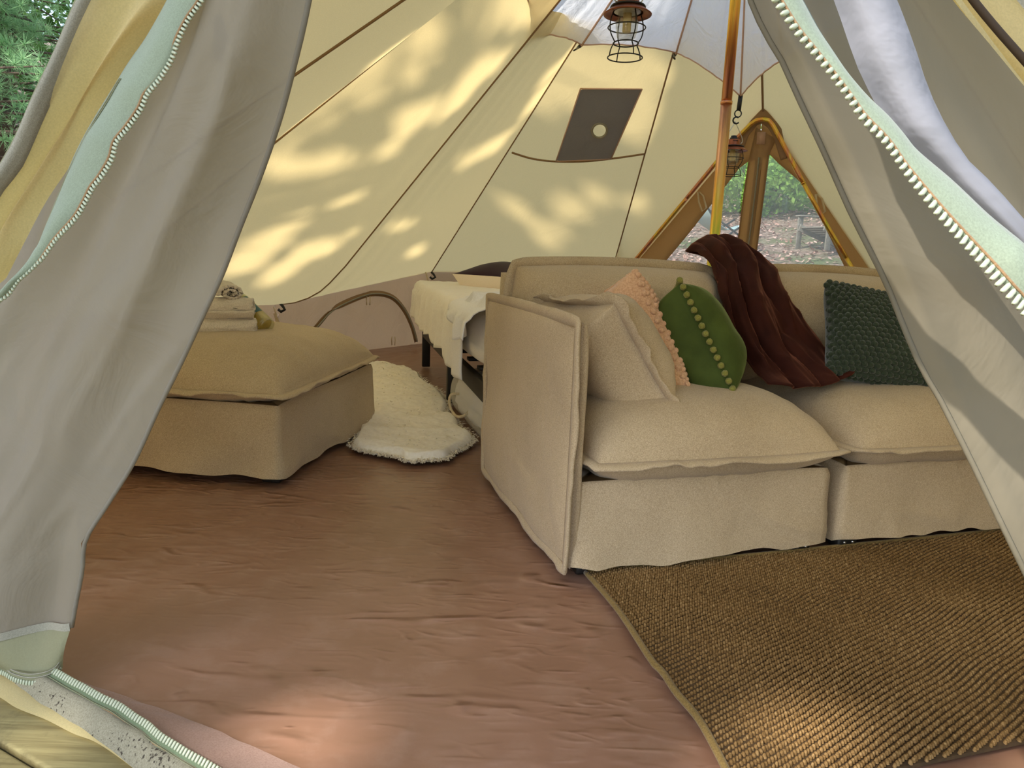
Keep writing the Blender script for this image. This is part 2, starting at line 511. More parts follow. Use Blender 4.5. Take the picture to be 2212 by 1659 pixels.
def mk_floor():
    m, nt, n, l, b, out = nodes('groundsheet')
    v = coords(n, l)
    g = noise(n, l, 1.6, 4, 0.6, v)
    r = ramp(n, [(0.3, (128, 94, 73)), (0.55, (144, 108, 88)), (0.75, (152, 120, 102))])
    l.new(g.outputs[0], r.inputs[0])
    dust = noise(n, l, 9, 6, 0.7, v)
    r2 = ramp(n, [(0.5, (0, 0, 0, 1)), (0.75, (0.35, 0.35, 0.35, 1))])
    l.new(dust.outputs[0], r2.inputs[0])
    mx = n.new('ShaderNodeMix'); mx.data_type = 'RGBA'
    l.new(r2.outputs[0], mx.inputs[0]); l.new(r.outputs[0], mx.inputs[6]); mx.inputs[7].default_value = lin((176, 146, 128))
    l.new(mx.outputs[2], b.inputs['Base Color'])
    rr = n.new('ShaderNodeMapRange'); rr.inputs[3].default_value = 0.26; rr.inputs[4].default_value = 0.44
    l.new(dust.outputs[0], rr.inputs[0]); l.new(rr.outputs[0], b.inputs['Roughness'])
    b.inputs['Specular IOR Level'].default_value = 0.5
    prev = None
    mask = noise(n, l, 1.1, 2, 0.5, v)
    rm = ramp(n, [(0.36, (0.15, 0.15, 0.15, 1)), (0.60, (1, 1, 1, 1))])
    l.new(mask.outputs[0], rm.inputs[0])
    for ang, sc, st, ds, dist in ((-62, 3.4, 0.9, 0.035, 1.4), (-38, 5.5, 0.8, 0.022, 1.4), (30, 6.0, 0.6, 0.016, 1.8), (-75, 11.0, 0.7, 0.012, 1.0)):
        v2 = coords(n, l, (1.0, 2.6, 1), (0, 0, math.radians(ang)))
        w1 = n.new('ShaderNodeTexNoise'); w1.noise_type = 'RIDGED_MULTIFRACTAL'
        w1.inputs['Scale'].default_value = sc; w1.inputs['Detail'].default_value = 3; w1.inputs['Roughness'].default_value = 0.4
        w1.inputs['Distortion'].default_value = dist
        l.new(v2, w1.inputs['Vector'])
        pw = n.new('ShaderNodeMath'); pw.operation = 'POWER'; pw.inputs[1].default_value = 2.0
        l.new(w1.outputs[0], pw.inputs[0])
        mm = n.new('ShaderNodeMath'); mm.operation = 'MULTIPLY'
        l.new(pw.outputs[0], mm.inputs[0]); l.new(rm.outputs[0], mm.inputs[1])
        bp2 = n.new('ShaderNodeBump'); bp2.inputs['Strength'].default_value = st; bp2.inputs['Distance'].default_value = ds
        l.new(mm.outputs[0], bp2.inputs['Height'])
        if prev: l.new(prev.outputs[0], bp2.inputs['Normal'])
        prev = bp2
    l.new(bp2.outputs[0], b.inputs['Normal'])
    return m
M['floor'] = mk_floor()

def mk_jute():
    m, nt, n, l, b, out = nodes('jute')
    v = coords(n, l)
    oi = n.new('ShaderNodeObjectInfo')
    g = noise(n, l, 140, 3, 0.6, v)
    g2 = noise(n, l, 1.5, 3, 0.5, v)
    ad = n.new('ShaderNodeMath'); ad.operation = 'MULTIPLY_ADD'; ad.inputs[1].default_value = 0.65
    l.new(g.outputs[0], ad.inputs[0])
    a2 = n.new('ShaderNodeMath'); a2.operation = 'MULTIPLY'; a2.inputs[1].default_value = 0.35
    l.new(g2.outputs[0], a2.inputs[0]); l.new(a2.outputs[0], ad.inputs[2])
    r = ramp(n, [(0.36, (92, 69, 38)), (0.5, (124, 96, 58)), (0.64, (156, 128, 86))])
    l.new(ad.outputs[0], r.inputs[0]); l.new(r.outputs[0], b.inputs['Base Color'])
    b.inputs['Roughness'].default_value = 0.9; b.inputs['Specular IOR Level'].default_value = 0.2
    return m
M['jute'] = mk_jute()
M['jute_base'] = plain('jute_backing', (70, 52, 28), 0.95, var=0.3, scale=80)
M['jute_edge'] = cloth('jute_binding', (104, 84, 44), (136, 112, 62), fine=350, bump=0.4)

def mk_sill():
    m, nt, n, l, b, out = nodes('sill_cloth')
    v = coords(n, l)
    f = noise(n, l, 400, 2, 0.5, v)
    r = ramp(n, [(0.35, (128, 122, 100)), (0.65, (150, 144, 122))])
    l.new(f.outputs[0], r.inputs[0])
    s1 = noise(n, l, 160, 2, 0.5, v); s2 = noise(n, l, 9, 3, 0.6, v)
    mu = n.new('ShaderNodeMath'); mu.operation = 'MULTIPLY'
    l.new(s1.outputs[0], mu.inputs[0]); l.new(s2.outputs[0], mu.inputs[1])
    rs = ramp(n, [(0.36, (0, 0, 0, 1)), (0.41, (1, 1, 1, 1))])
    l.new(mu.outputs[0], rs.inputs[0])
    mx = n.new('ShaderNodeMix'); mx.data_type = 'RGBA'
    l.new(rs.outputs[0], mx.inputs[0]); l.new(r.outputs[0], mx.inputs[6]); mx.inputs[7].default_value = lin((60, 52, 40))
    l.new(mx.outputs[2], b.inputs['Base Color']); b.inputs['Roughness'].default_value = 0.9
    w = noise(n, l, 8, 3, 0.5, v, 0.6)
    bp = n.new('ShaderNodeBump'); bp.inputs['Strength'].default_value = 0.2; bp.inputs['Distance'].default_value = 0.02
    l.new(w.outputs[0], bp.inputs['Height']); l.new(bp.outputs[0], b.inputs['Normal'])
    return m
M['sill'] = mk_sill()

def mk_wood(name, c1, c2, rot, scale=1.0):
    m, nt, n, l, b, out = nodes(name)
    v = coords(n, l, (1.2 * scale, 26 * scale, 10), (0, 0, rot))
    g = noise(n, l, 3, 5, 0.6, v, 0.5)
    r = ramp(n, [(0.25, c1), (0.75, c2)])
    l.new(g.outputs[0], r.inputs[0])
    v2 = coords(n, l)
    d = noise(n, l, 7, 6, 0.75, v2)
    rd_ = ramp(n, [(0.52, (0, 0, 0, 1)), (0.72, (0.75, 0.75, 0.75, 1))])
    l.new(d.outputs[0], rd_.inputs[0])
    mx = n.new('ShaderNodeMix'); mx.data_type = 'RGBA'
    l.new(rd_.outputs[0], mx.inputs[0]); l.new(r.outputs[0], mx.inputs[6]); mx.inputs[7].default_value = lin((86, 78, 48))
    l.new(mx.outputs[2], b.inputs['Base Color']); b.inputs['Roughness'].default_value = 0.85
    bp = n.new('ShaderNodeBump'); bp.inputs['Strength'].default_value = 0.35; bp.inputs['Distance'].default_value = 0.004
    l.new(g.outputs[0], bp.inputs['Height']); l.new(bp.outputs[0], b.inputs['Normal'])
    return m
M['deck'] = mk_wood('deck_wood', (118, 104, 62), (172, 158, 106), math.radians(30))
M['chair_wood'] = mk_wood('chair_wood', (96, 92, 84), (140, 136, 126), 0.3)
M['chair_cloth'] = cloth('chair_sling', (150, 176, 176), (176, 200, 198), fine=200)
M['chair_frame'] = plain('chair_frame', (48, 52, 52), 0.5, 0.3)

def mk_ground():
    m, nt, n, l, b, out = nodes('forest_floor')
    v = coords(n, l)
    g = noise(n, l, 14, 8, 0.75, v)
    r = ramp(n, [(0.30, (52, 42, 34)), (0.46, (112, 92, 78)), (0.58, (166, 146, 132)), (0.72, (216, 200, 190))])
    l.new(g.outputs[0], r.inputs[0])
    p = noise(n, l, 0.5, 4, 0.6, v)
    rp = ramp(n, [(0.5, (0, 0, 0, 1)), (0.62, (1, 1, 1, 1))])
    l.new(p.outputs[0], rp.inputs[0])
    mx = n.new('ShaderNodeMix'); mx.data_type = 'RGBA'
    l.new(rp.outputs[0], mx.inputs[0]); l.new(r.outputs[0], mx.inputs[6]); mx.inputs[7].default_value = lin((92, 104, 62))
    l.new(mx.outputs[2], b.inputs['Base Color']); b.inputs['Roughness'].default_value = 0.95
    bp = n.new('ShaderNodeBump'); bp.inputs['Strength'].default_value = 0.8; bp.inputs['Distance'].default_value = 0.05
    l.new(g.outputs[0], bp.inputs['Height']); l.new(bp.outputs[0], b.inputs['Normal'])
    return m
M['ground'] = mk_ground()

def leafmat(name, c1, c2, tr=0.4):
    m, nt, n, l, b, out = nodes(name)
    n.remove(b)
    v = coords(n, l)
    g = noise(n, l, 3, 3, 0.6, v)
    r = ramp(n, [(0.3, c1), (0.7, c2)])
    l.new(g.outputs[0], r.inputs[0])
    d = n.new('ShaderNodeBsdfDiffuse'); t = n.new('ShaderNodeBsdfTranslucent')
    l.new(r.outputs[0], d.inputs[0]); l.new(r.outputs[0], t.inputs[0])
    mx = n.new('ShaderNodeMixShader'); mx.inputs[0].default_value = tr
    l.new(d.outputs[0], mx.inputs[1]); l.new(t.outputs[0], mx.inputs[2])
    l.new(mx.outputs[0], out.inputs['Surface'])
    return m
M['leaf'] = leafmat('leaf', (70, 110, 46), (122, 160, 78))
M['needle'] = leafmat('needle', (112, 160, 104), (180, 214, 164), 0.35)
M['bush_leaf'] = leafmat('bush_leaf', (104, 146, 62), (160, 196, 104))
M['bark'] = plain('bark', (84, 70, 58), 0.95, var=0.4, scale=12, bump=0.8)
M['litter'] = leafmat('litter_leaf', (150, 112, 100), (206, 180, 168), 0.1)

# ------------------------------------------------------------------ tent shell
POLE = vec((0.84, 3.1, 0))
APEX = vec((0.839,3.1,2.731))
E0, E1, E2, E3, E4 = [vec(p) for p in [(-1.925,2.124,0.45),(-2.205,3.401,0.45),(-1.65,5,0.416),(-0.743,6.3,0.633),(0.857,6.5,0.669)]]
E2S = vec((-1.393,5.2,0.495))
PEAKR = vec((1.764,5.5,1.898))
LEGRL = vec((0.66,6.527,0.206))          # foot of the rear door's left leg
LEGRR = vec((3.156,5.128,0.03))
RN = norm((0.5, 0.867, 0.2))           # outward normal of the rear door
PEAKF = vec((-0.25, 0.97, 1.93))
LEGFL = vec((-1.30, 1.50, 0))
LEGFR = vec((1.72, 0.36, 0))
E6 = vec((3.75, 4.4, 0.55)); E7 = vec((4.1, 3.0, 0.5)); E8 = vec((3.4, 1.2, 0.5)); E9 = vec((2.5, 0.25, 0.45))

def seam_line(*pts): return resample(pts, 41)
SE = {
    'E0': seam_line(APEX, E0), 'E1': seam_line(APEX, E1),
    'E2': resample(np.vstack([resample([APEX, (-1.195,5.012,0.696)], 20), spline([(-1.195,5.012,0.696)] + [(-1.397,5.13,0.512),(-1.531,5.04,0.437)] + [E2], 12)]), 41),
    'E3': seam_line(APEX, E3), 'E4': seam_line(APEX, E4),
    'RL': seam_line(APEX, PEAKR, LEGRL), 'RR': seam_line(APEX, PEAKR, LEGRR),
    'E6': seam_line(APEX, E6), 'E7': seam_line(APEX, E7), 'E8': seam_line(APEX, E8), 'E9': seam_line(APEX, E9),
    'FR': seam_line(APEX, PEAKF, LEGFR), 'FL': seam_line(APEX, PEAKF, LEGFL),
}
ORDER = ['FL', 'E0', 'E1', 'E2', 'E3', 'E4', 'RL']
ORDER2 = ['RR', 'E6', 'E7', 'E8', 'E9', 'FR']
SAG = {('E0', 'E1'): .05, ('E1', 'E2'): .07, ('E2', 'E3'): .06, ('E3', 'E4'): 0.0, ('E4', 'RL'): 0.0}
T0 = 11     # sample where the clear top ends

def gore(a, b, i0, i1, nu=25):
    A, B = SE[a], SE[b]
    sag = SAG.get((a, b), .04)
    rows = []
    for i in range(i0, i1):
        t = i / 40
        for u in np.linspace(0, 1, nu):
            p = A[i] * (1 - u) + B[i] * u
            inward = norm((POLE - p) * vec((1, 1, 0)) + vec((0, 0, -.6)))
            rip = 0.0
            if (a, b) == ('E2', 'E3'):   # long tension folds near the left seam
                rip = .010 * math.sin(u * 46) * math.exp(-u * 3.2) * smooth(.2, .5, t)
            if (a, b) == ('E1', 'E2'):
                rip = .010 * math.sin((1 - u) * 30) * math.exp(-(1 - u) * 5) * smooth(.2, .6, t)
            p = p + inward * (sag * 4 * u * (1 - u) * math.sin(math.pi * min(1, max(0, t))) + rip)
            rows.append(p)
    return rows, gridF(nu, i1 - i0)

roof = empty('ceiling', APEX, 'cream canvas tent roof of long tapering panels with brown seams', None, None, 'structure')
for od in (ORDER, ORDER2):
    for a, b in zip(od[:-1], od[1:]):
        t0 = {('E2', 'E3'): 12, ('E3', 'E4'): 13}.get((a, b), T0)
        V, F = gore(a, b, t0, 41)
        obj('roof_panel', V, F, M['canvas'], roof)
        V, F = gore(a, b, 1, t0 + 1, 9)
        obj('skylight_panel', V, F, M['skylight'], roof, label='clear vinyl panel at the top of the roof')
for k in SE:
    if k in ('FL', 'FR', 'RL', 'RR'):
        continue
    P = [p + norm((POLE - p) * vec((1, 1, 0)) + vec((0, 0, -.6))) * .004 for p in SE[k][T0 - 2:]]
    tube('seam_tape', P, .0055, M['tape'], roof, 6)
tube('seam_tape', resample([APEX * .5 + PEAKR * .5 + vec((-.01, -.02, 0)), PEAKR + vec((-.005, -.02, -.01))], 12), .008, M['tape'], roof, 6)
def holed(C, hc, hx, hy):
    """four-cornered cloth with a round hole: rings from the hole out to the border"""
    n = 48
    bd = resample([C[1], C[2], C[3], C[0], C[1]], n + 1)[:-1]
    e1, e2 = norm(hx), norm(hy)
    ang = np.array([math.atan2((p - hc) @ e2, (p - hc) @ e1) for p in bd])
    V = []
    for f in np.linspace(0, 1, 12):
        for p, a in zip(bd, ang):
            q = hc + hx * math.cos(a) + hy * math.sin(a)
            w = q * (1 - f) + p * f
            V.append(w + .004 * float(vnoise(w[0] * 14, w[2] * 14)) * norm(np.cross(e1, e2)))
    return V, gridF(n, 12, cu=True)
# stitched yoke line and stove patch on the panel right of the second visible seam
yoke = spline([(-0.058,4.981,1.492),(0.081,5.046,1.466),(0.242,5.085,1.458),(0.434,5.102,1.467),(0.623,5.093,1.491),(0.845,5.07,1.527)], 30)
tube('yoke_seam', yoke, .007, M['tape'], roof, 6)
C4 = [vec(p) for p in [(0.343,4.507,1.814),(0.716,4.539,1.831),(0.622,5.086,1.49),(0.244,5.075,1.46)]]
G = np.array([C4[0] * (1 - u) * (1 - v) + C4[1] * u * (1 - v) + C4[2] * u * v + C4[3] * (1 - u) * v for v in np.linspace(0, 1, 16) for u in np.linspace(0, 1, 14)])
pn = norm(np.cross(C4[1] - C4[0], C4[3] - C4[0]))
if pn @ (vec((0, 0, .85)) - C4[0]) < 0: pn = -pn
G += pn * (0.005 * vnoise(G[:, 0] * 14, G[:, 2] * 14))[:, None]
hc = vec((0.505,4.835,1.631))
hx = vec((0.552,4.827,1.64)) - hc; hy = vec((0.52,4.893,1.597)) - hc
patch = obj('stove_patch', *holed(C4, hc, hx, hy), M['grey_patch'], roof, label='dark grey fabric stove patch')
for a, b in ((0, 1), (1, 2), (2, 3), (3, 0)):
    tube('patch_edging', [C4[a] + pn * .002, C4[b] + pn * .002], .0045, M['tape_light'], patch, 6)
ring = [hc + hx * math.cos(t) + hy * math.sin(t) for t in np.linspace(0, 2 * math.pi, 28, endpoint=False)]
tube('hole_rim', ring, .008, M['binding'], patch, 6, True, label='pale stitched ring')

# low side wall
def wallrow(pts, out=.14, floorz=-.04, drop=None):
    rows = []
    top = resample(pts, 40)
    for t in np.linspace(0, 1, 14):
        for i, p in enumerate(top):
            o = norm((p - POLE) * vec((1, 1, 0)))
            q = p * (1 - t) + (vec((p[0], p[1], floorz)) + o * out) * t
            q = q + o * (.02 * math.sin(math.pi * t) * vnoise(i * .35, t * 3, p[0]))
            rows.append(q)
    return rows, gridF(40, 14)
wall_b = empty('wall_back', E3 * vec((1, 1, 0)), 'low brown canvas side wall under the roof edge, arched vent at left', None, None, 'structure')
for a, b in ((E2, E3), (E3, E4)):
    V, F = wallrow([a + vec((0, 0, .02)), b + vec((0, 0, .02))])
    obj('wall_panel', V, F, M['wall'], wall_b)
V, F = wallrow([E4, LEGRL + vec((0, 0, .02))], out=.02)
obj('wall_panel', V, F, M['wall'], wall_b)
wall_l = empty('wall_left', E1 * vec((1, 1, 0)), 'low canvas wall along the left of the tent', None, None, 'structure')
for a, b in ((LEGFL + vec((0, 0, .02)), E0), (E0, E1), (E1, E2)):
    V, F = wallrow([a, b])
    obj('wall_panel', V, F, M['wall'], wall_l)
wall_r = empty('wall_right', E7 * vec((1, 1, 0)), 'low canvas wall along the right of the tent', None, None, 'structure')
for a, b in ((LEGRR + vec((0, 0, .02)), E6), (E6, E7), (E7, E8), (E8, E9), (E9, LEGFR + vec((0, 0, .02)))):
    V, F = wallrow([a, b])
    obj('wall_panel', V, F, M['wall'], wall_r)
# scalloped roof edge band hanging over the wall
V, F = ribbonVF(resample([E2, E3], 20), vec((0, 0, 1)), .035, .004)
# vent arch in the wall: mesh panel, zip band, ties
arch = spline([(-1.486,5.252,0.215),(-1.392,5.387,0.344),(-1.273,5.558,0.421),(-1.146,5.739,0.465),(-1.027,5.91,0.433),(-0.942,6.032,0.323),(-0.882,6.118,0.17),(-0.85,6.163,0.033)], 40)
vb, vf = ribbonVF(arch, [norm(vec((0.62, 1.1, 0.6))) for _ in arch], .045, .004)
vent_zip = obj('vent_zip_band', vb, vf, M['tape'], wall_b, label='brown zip band of the arched vent')
tube('vent_zip', [p + vec((.01, -.012, 0)) for p in arch], .006, M['binding'], vent_zip, 6)
for p in [(-1.167,5.675,0.417),(-1.005,5.906,0.071)]:
    p = vec(p)
    mb = MB()
    for dx in (-.012, .012):
        mb.add(*tubeVF([p + vec((dx, 0, .03)), p + vec((dx * 1.3, -.008, 0)), p + vec((dx, -.004, -.04))], .004, 6))
    mb.obj('vent_tie', M['cord'], wall_b)
# toggles that hook the roof seams to the wall
for p in [(-1.633,4.95,0.414),(-0.731,6.2,0.624)]:
    p = vec(p)
    tg = obj('hook_toggle', *tubeVF([p + vec((0, 0, .012)), p + vec((.02, -.01, -.004)), p + vec((.035, -.01, -.03)), p + vec((.01, -.015, -.045)), p + vec((-.01, -.01, -.03))], .010, 8), M['black'], wall_b, label='black hook')
    tube('cord_loop', [p + vec((-.05, 0, .01)), p + vec((-.025, -.02, -.06)), p + vec((0, -.02, -.14)), p + vec((-.012, -.02, -.145)), p + vec((-.04, -.01, -.06))], .006, M['cord'], wall_b, 6)

# ------------------------------------------------------------------ floor
NX, NY = 300, 330
xs = np.linspace(-2.6, 4.6, NX); ys = np.linspace(0.1, 7.0, NY)
XX, YY = np.meshgrid(xs, ys)
ca, sa = math.cos(1.08), math.sin(1.08)
A_ = (XX * ca + YY * sa); B_ = (-XX * sa + YY * ca)
w = 1 - np.abs(vnoise(A_ * 2.2 + .6 * vnoise(A_ * 3, B_ * 3), B_ * 6.5))
w2 = 1 - np.abs(vnoise(A_ * 4 + 9, B_ * 17 + vnoise(A_ * 4, B_ * 4)))
mk = smooth(-.1, .45, vnoise(XX * 1.3 + 4, YY * 1.3))
ZZ = -.011 + .004 * w ** 7 * mk + .0045 * w2 ** 6 * mk + .002 * vnoise(XX * 3, YY * 3)
VF_ = np.stack([XX, YY, ZZ], -1).reshape(-1, 3)
poly = np.array([LEGFL[:2] + (.02, -.03), (-.872, 1.236), (-.505, 1.035), (.86,.25), (1.9, .1), (3.5, 1.1), (4.25, 3), (3.85, 4.5), LEGRR[:2] + (.03, .05), LEGRL[:2] + (.03, .05),
                 E4[:2] + (.0, .34), E3[:2] + (-.12, .32), E2[:2] + (-.24, .16), E1[:2] + (-.16, 0), E0[:2] + (-.16, -.08)])
def inside(px, py, poly):
    r = np.zeros(px.shape, bool)
    n = len(poly)
    for i in range(n):
        x1, y1 = poly[i]; x2, y2 = poly[(i + 1) % n]
        c = ((y1 > py) != (y2 > py)) & (px < (x2 - x1) * (py - y1) / (y2 - y1 + 1e-12) + x1)
        r ^= c
    return r
IN = inside(XX, YY, poly)
FI = (np.arange(NY - 1)[:, None] * NX + np.arange(NX - 1)[None, :])
ok = IN[:-1, :-1] & IN[1:, :-1] & IN[:-1, 1:] & IN[1:, 1:]
FI = FI[ok]
floor = fastobj('floor', VF_, np.stack([FI, FI + 1, FI + NX + 1, FI + NX], 1), M['floor'])
tag(floor, 'brown wrinkled groundsheet covering the tent floor', None, None, 'structure')

# ------------------------------------------------------------------ rear door
door2 = empty('door_2', (LEGRL + LEGRR) / 2, 'rear A-shaped tent door with two clear panes', None, None, 'structure')
def flatpoly(pts, t=0.004, nrm=RN):
    P = [vec(p) for p in pts]
    n = len(P)
    V = [p - nrm * t / 2 for p in P] + [p + nrm * t / 2 for p in P]
    F = [tuple(range(n)), tuple(range(2 * n - 1, n - 1, -1))] + [(i, i + n, (i + 1) % n + n, (i + 1) % n) for i in range(n)]
    return V, F
RDQ = lambda pts, t=.004: flatpoly(pts, t)
# border cloth: left limb, right limb, apex hood, centre band
def limb(name, P, Q, m, n=24, lift=0.0, t=.004):
    P, Q = resample(P, n), resample(Q, n)
    rows = [P[k] * (1 - u) + Q[k] * u - RN * (lift + .006 * math.sin(u * math.pi)) for k in range(n) for u in np.linspace(0, 1, 5)]
    o = obj(name, rows, gridF(5, n), m, door2)
    o.modifiers.new('t', 'SOLIDIFY').thickness = t
    return o
limb('door_border', [(1.76,5.509,1.87),(1.67,5.569,1.835),(1.58,5.653,1.698),(1.385,5.832,1.407),(1.02,6.169,0.858),(0.657,6.519,0.25)], [(1.789,5.559,1.583),(1.708,5.608,1.569),(1.677,5.633,1.537),(1.397,5.909,1.044),(1.21,6.086,0.742),(0.912,6.381,0.21)], M['door_cloth'])
limb('door_border', [(1.76,5.509,1.87),(1.905,5.444,1.79),(1.983,5.424,1.681),(2.142,5.392,1.423),(2.792,5.217,0.556),(3.21,5.102,0.009)], [(1.803,5.55,1.582),(1.839,5.519,1.629),(1.881,5.506,1.58),(2.094,5.425,1.398),(2.488,5.353,0.727),(2.901,5.266,0.073)], M['door_cloth'])
limb('centre_band', [(1.738,5.536,1.809),(1.724,5.595,1.585),(1.729,5.658,1.301),(1.745,5.754,0.843),(1.732,5.902,0.233)], [(1.876,5.476,1.723),(1.843,5.522,1.604),(1.855,5.586,1.301),(1.873,5.687,0.813),(1.899,5.802,0.251)], M['door_cloth'], lift=.006)
lp = [(1.717,5.602,1.602),(1.713,5.674,1.302),(1.741,5.764,0.843),(1.734,5.909,0.233),(0.841,6.446,0.137),(1.209,6.09,0.762),(1.396,5.913,1.058),(1.674,5.634,1.571)]
V, F = flatpoly(lp, .002); obj('window_pane', V, F, M['vinyl'], door2)
rp = [(1.844,5.527,1.614),(1.854,5.593,1.301),(1.875,5.693,0.813),(1.901,5.808,0.251),(2.811,5.294,0.205),(2.49,5.357,0.733),(2.337,5.383,1.005),(2.086,5.431,1.421)]
V, F = flatpoly(rp, .002); obj('window_pane', V, F, M['vinyl'], door2)
for pts, mm, wd in (([(1.782,5.544,1.598),(1.797,5.604,1.3),(1.814,5.708,0.81),(1.825,5.832,0.245)], 'tape', .030), ):
    vb, vf = ribbonVF(resample(pts, 20), vec((.867, -.5, 0)), .05, .004); zt = obj('zipper_tape', vb, vf, M['tape'], door2)
    tube('zipper_chain', [vec(p) - RN * .006 for p in resample(pts, 20)], .006, M['binding'], zt, 6)
for pts in ([(1.839,5.513,1.612),(1.852,5.578,1.3),(1.871,5.679,0.813),(1.896,5.794,0.252)], [(1.724,5.59,1.567),(1.727,5.65,1.301),(1.742,5.746,0.843),(1.73,5.894,0.234)]):
    tube('band_piping', resample(pts, 14), .007, M['tape'], door2, 6)
# hood over the peak
limb('peak_hood', [(1.582,5.68,1.573),(1.658,5.585,1.797),(1.715,5.523,1.92),(1.766,5.485,1.959),(1.823,5.461,1.919),(1.903,5.443,1.8),(1.975,5.449,1.593)], [(1.673,5.628,1.57),(1.711,5.564,1.756),(1.753,5.524,1.824),(1.78,5.506,1.835),(1.824,5.488,1.801),(1.869,5.478,1.73),(1.933,5.477,1.578)], M['wall'], n=40, lift=.07)
V, F = flatpoly([(1.742,5.518,1.773),(1.794,5.488,1.771),(1.801,5.504,1.685),(1.749,5.533,1.688)], .004); obj('peak_tab', V, F, M['tape_light'], door2)
for px in ((1.416,5.791,1.352), (2.17,5.361,1.33), (2.593,5.244,0.782)):
    p = vec(px)
    tube('tie_loop', [p, p + vec((.03, -.02, -.03)), p + vec((.06, -.03, -.12)), p + vec((.03, -.03, -.15)), p + vec((0, -.02, -.08)), p + vec((-.01, 0, 0))], .008, M['cord'], door2, 6)
# the pole that stretches the door open
ap = empty('a_frame_pole', PEAKR, 'iridescent bent tent pole framing the rear window door', 'pole')
lp_ = spline([(0.645,6.403,0.26),(1.021,6.052,0.843),(1.363,5.733,1.37),(1.554,5.555,1.664),(1.645,5.475,1.786),(1.689,5.438,1.833),(1.738,5.407,1.845),(1.785,5.384,1.827),(1.829,5.374,1.761),(1.88,5.363,1.681),(2.048,5.33,1.404)], 60)
tube('pole_bend', lp_[30:], .016, M['pole'], ap, 12)
tube('pole_section', lp_[:31], .0155, M['pole'], ap, 12)
rl = resample([(2.048,5.33,1.404),(2.222,5.293,1.131),(2.615,5.2,0.551),(3.071,5.049,0.065)], 12)
tube('pole_section', rl[:5], .0155, M['pole'], ap, 12)
tube('pole_section', rl[4:], .014, M['pole'], ap, 12)
tube('pole_joint', [rl[0] - (rl[1] - rl[0]) * .03, rl[0] + (rl[1] - rl[0]) * .03], .0175, M['pole'], ap, 12)

# ------------------------------------------------------------------ centre pole
cp = empty('centre_pole', POLE, 'iridescent zinc centre pole standing behind the sofa', 'pole')
zj = 1.4786
tube('lower_section', [POLE, POLE + vec((0, 0, zj))], .0225, M['pole'], cp, 20)
tube('upper_section', [POLE + vec((0, 0, zj)), POLE + vec((0, 0, APEX[2] - .02))], .0215, M['pole'], cp, 20)
tube('pole_collar', [POLE + vec((0, 0, zj - .006)), POLE + vec((0, 0, zj + .006))], .0242, M['pole'], cp, 20)

# ------------------------------------------------------------------ white liner under the clear top
ln = empty('ceiling_liner', APEX - vec((0, 0, .3)), 'white fabric sunshade cone hung under the clear tent top', 'liner')
VN = [vec(p) for p in [(1.25, 1.95, 2.05), (0.55, 1.85, 2.05), (-.02, 2.35, 2.03)] + [(-0.063,3.1,1.967),(-0.01,3.9,1.935),(0.299,4.02,1.927),(0.826,4.15,1.939),(1.156,4,1.696),(1.226,3.6,1.784)] + [(1.75, 2.75, 2.0)]]
LTOP = APEX - vec((0, 0, .10))
nV = len(VN)
for i in range(nV):
    a, b = VN[i], VN[(i + 1) % nV]
    rows = []
    for t in np.linspace(0.04, 1, 26):
        for u in np.linspace(0, 1, 25):
            e = a * (1 - u) + b * u
            e = e + (vec((POLE[0], POLE[1], e[2] + .1)) - e) * (.10 * 4 * u * (1 - u)) * (t ** 3) * .5
            p = LTOP * (1 - t) + e * t
            fold = .014 * vnoise(u * 16 + i * 7, t * 2.2 + i) * smooth(.0, .3, u * (1 - u) * 4) * (.3 + t) * (1 - .85 * t ** 4)
            rows.append(p + vec((0, 0, -.05 * math.sin(math.pi * t) * 4 * u * (1 - u) + fold)))
    obj('liner_panel', rows, gridF(25, 26), M['liner'], ln)
    tube('liner_piping', resample([LTOP * .96 + a * .04, a], 12) + np.array([0, 0, -.006]), .0055, M['tape_light'], ln, 6)
    ed = [rows[25 * 25 + k] for k in range(25)]
    tube('hem_piping', ed, .004, M['tape_light'], ln, 6)
HK = [vec(p) for p in [(-0.051,3.907,1.887),(0.28,4.262,1.961),(0.854,4.361,1.964)]]
for v_, h_ in zip(VN[4:7], HK):
    d = h_ - v_
    hk = tube('hook_strap', [v_, v_ + d * .3, v_ + d * .62], [.010, .009, .006], M['black'], ln, 8, label='black hook strap')
    ctr = v_ + d * .8
    q = norm(np.cross(d, vec((0, 1, 0))))
    tube('hook_ring', [ctr + norm(d) * .016 * math.cos(t) + q * .013 * math.sin(t) for t in np.linspace(0, 2 * math.pi, 12, endpoint=False)], .004, M['black'], hk, 6, True)
# strap from the lowest liner corner, with ring and S hook
v5 = VN[7]
st = tube('hanging_strap', [v5 + vec((0, 0, .005)), v5 + vec((-.004, -.002, -.07))], .012, M['black'], ln, 8, label='black hanging strap')
sc_ = v5 + vec((-.006, -.002, -.088))
tube('strap_ring', [sc_ + vec((.018 * math.cos(t), 0, .018 * math.sin(t))) for t in np.linspace(0, 2 * math.pi, 14, endpoint=False)], .0035, M['black'], st, 6, True)
sc2 = sc_ + vec((-.006, 0, -.034))
tube('strap_hook', [sc2 + vec((.017 * math.cos(t), 0, .017 * math.sin(t))) for t in np.linspace(.9, 5.6, 14)], .0045, M['black'], st, 6)

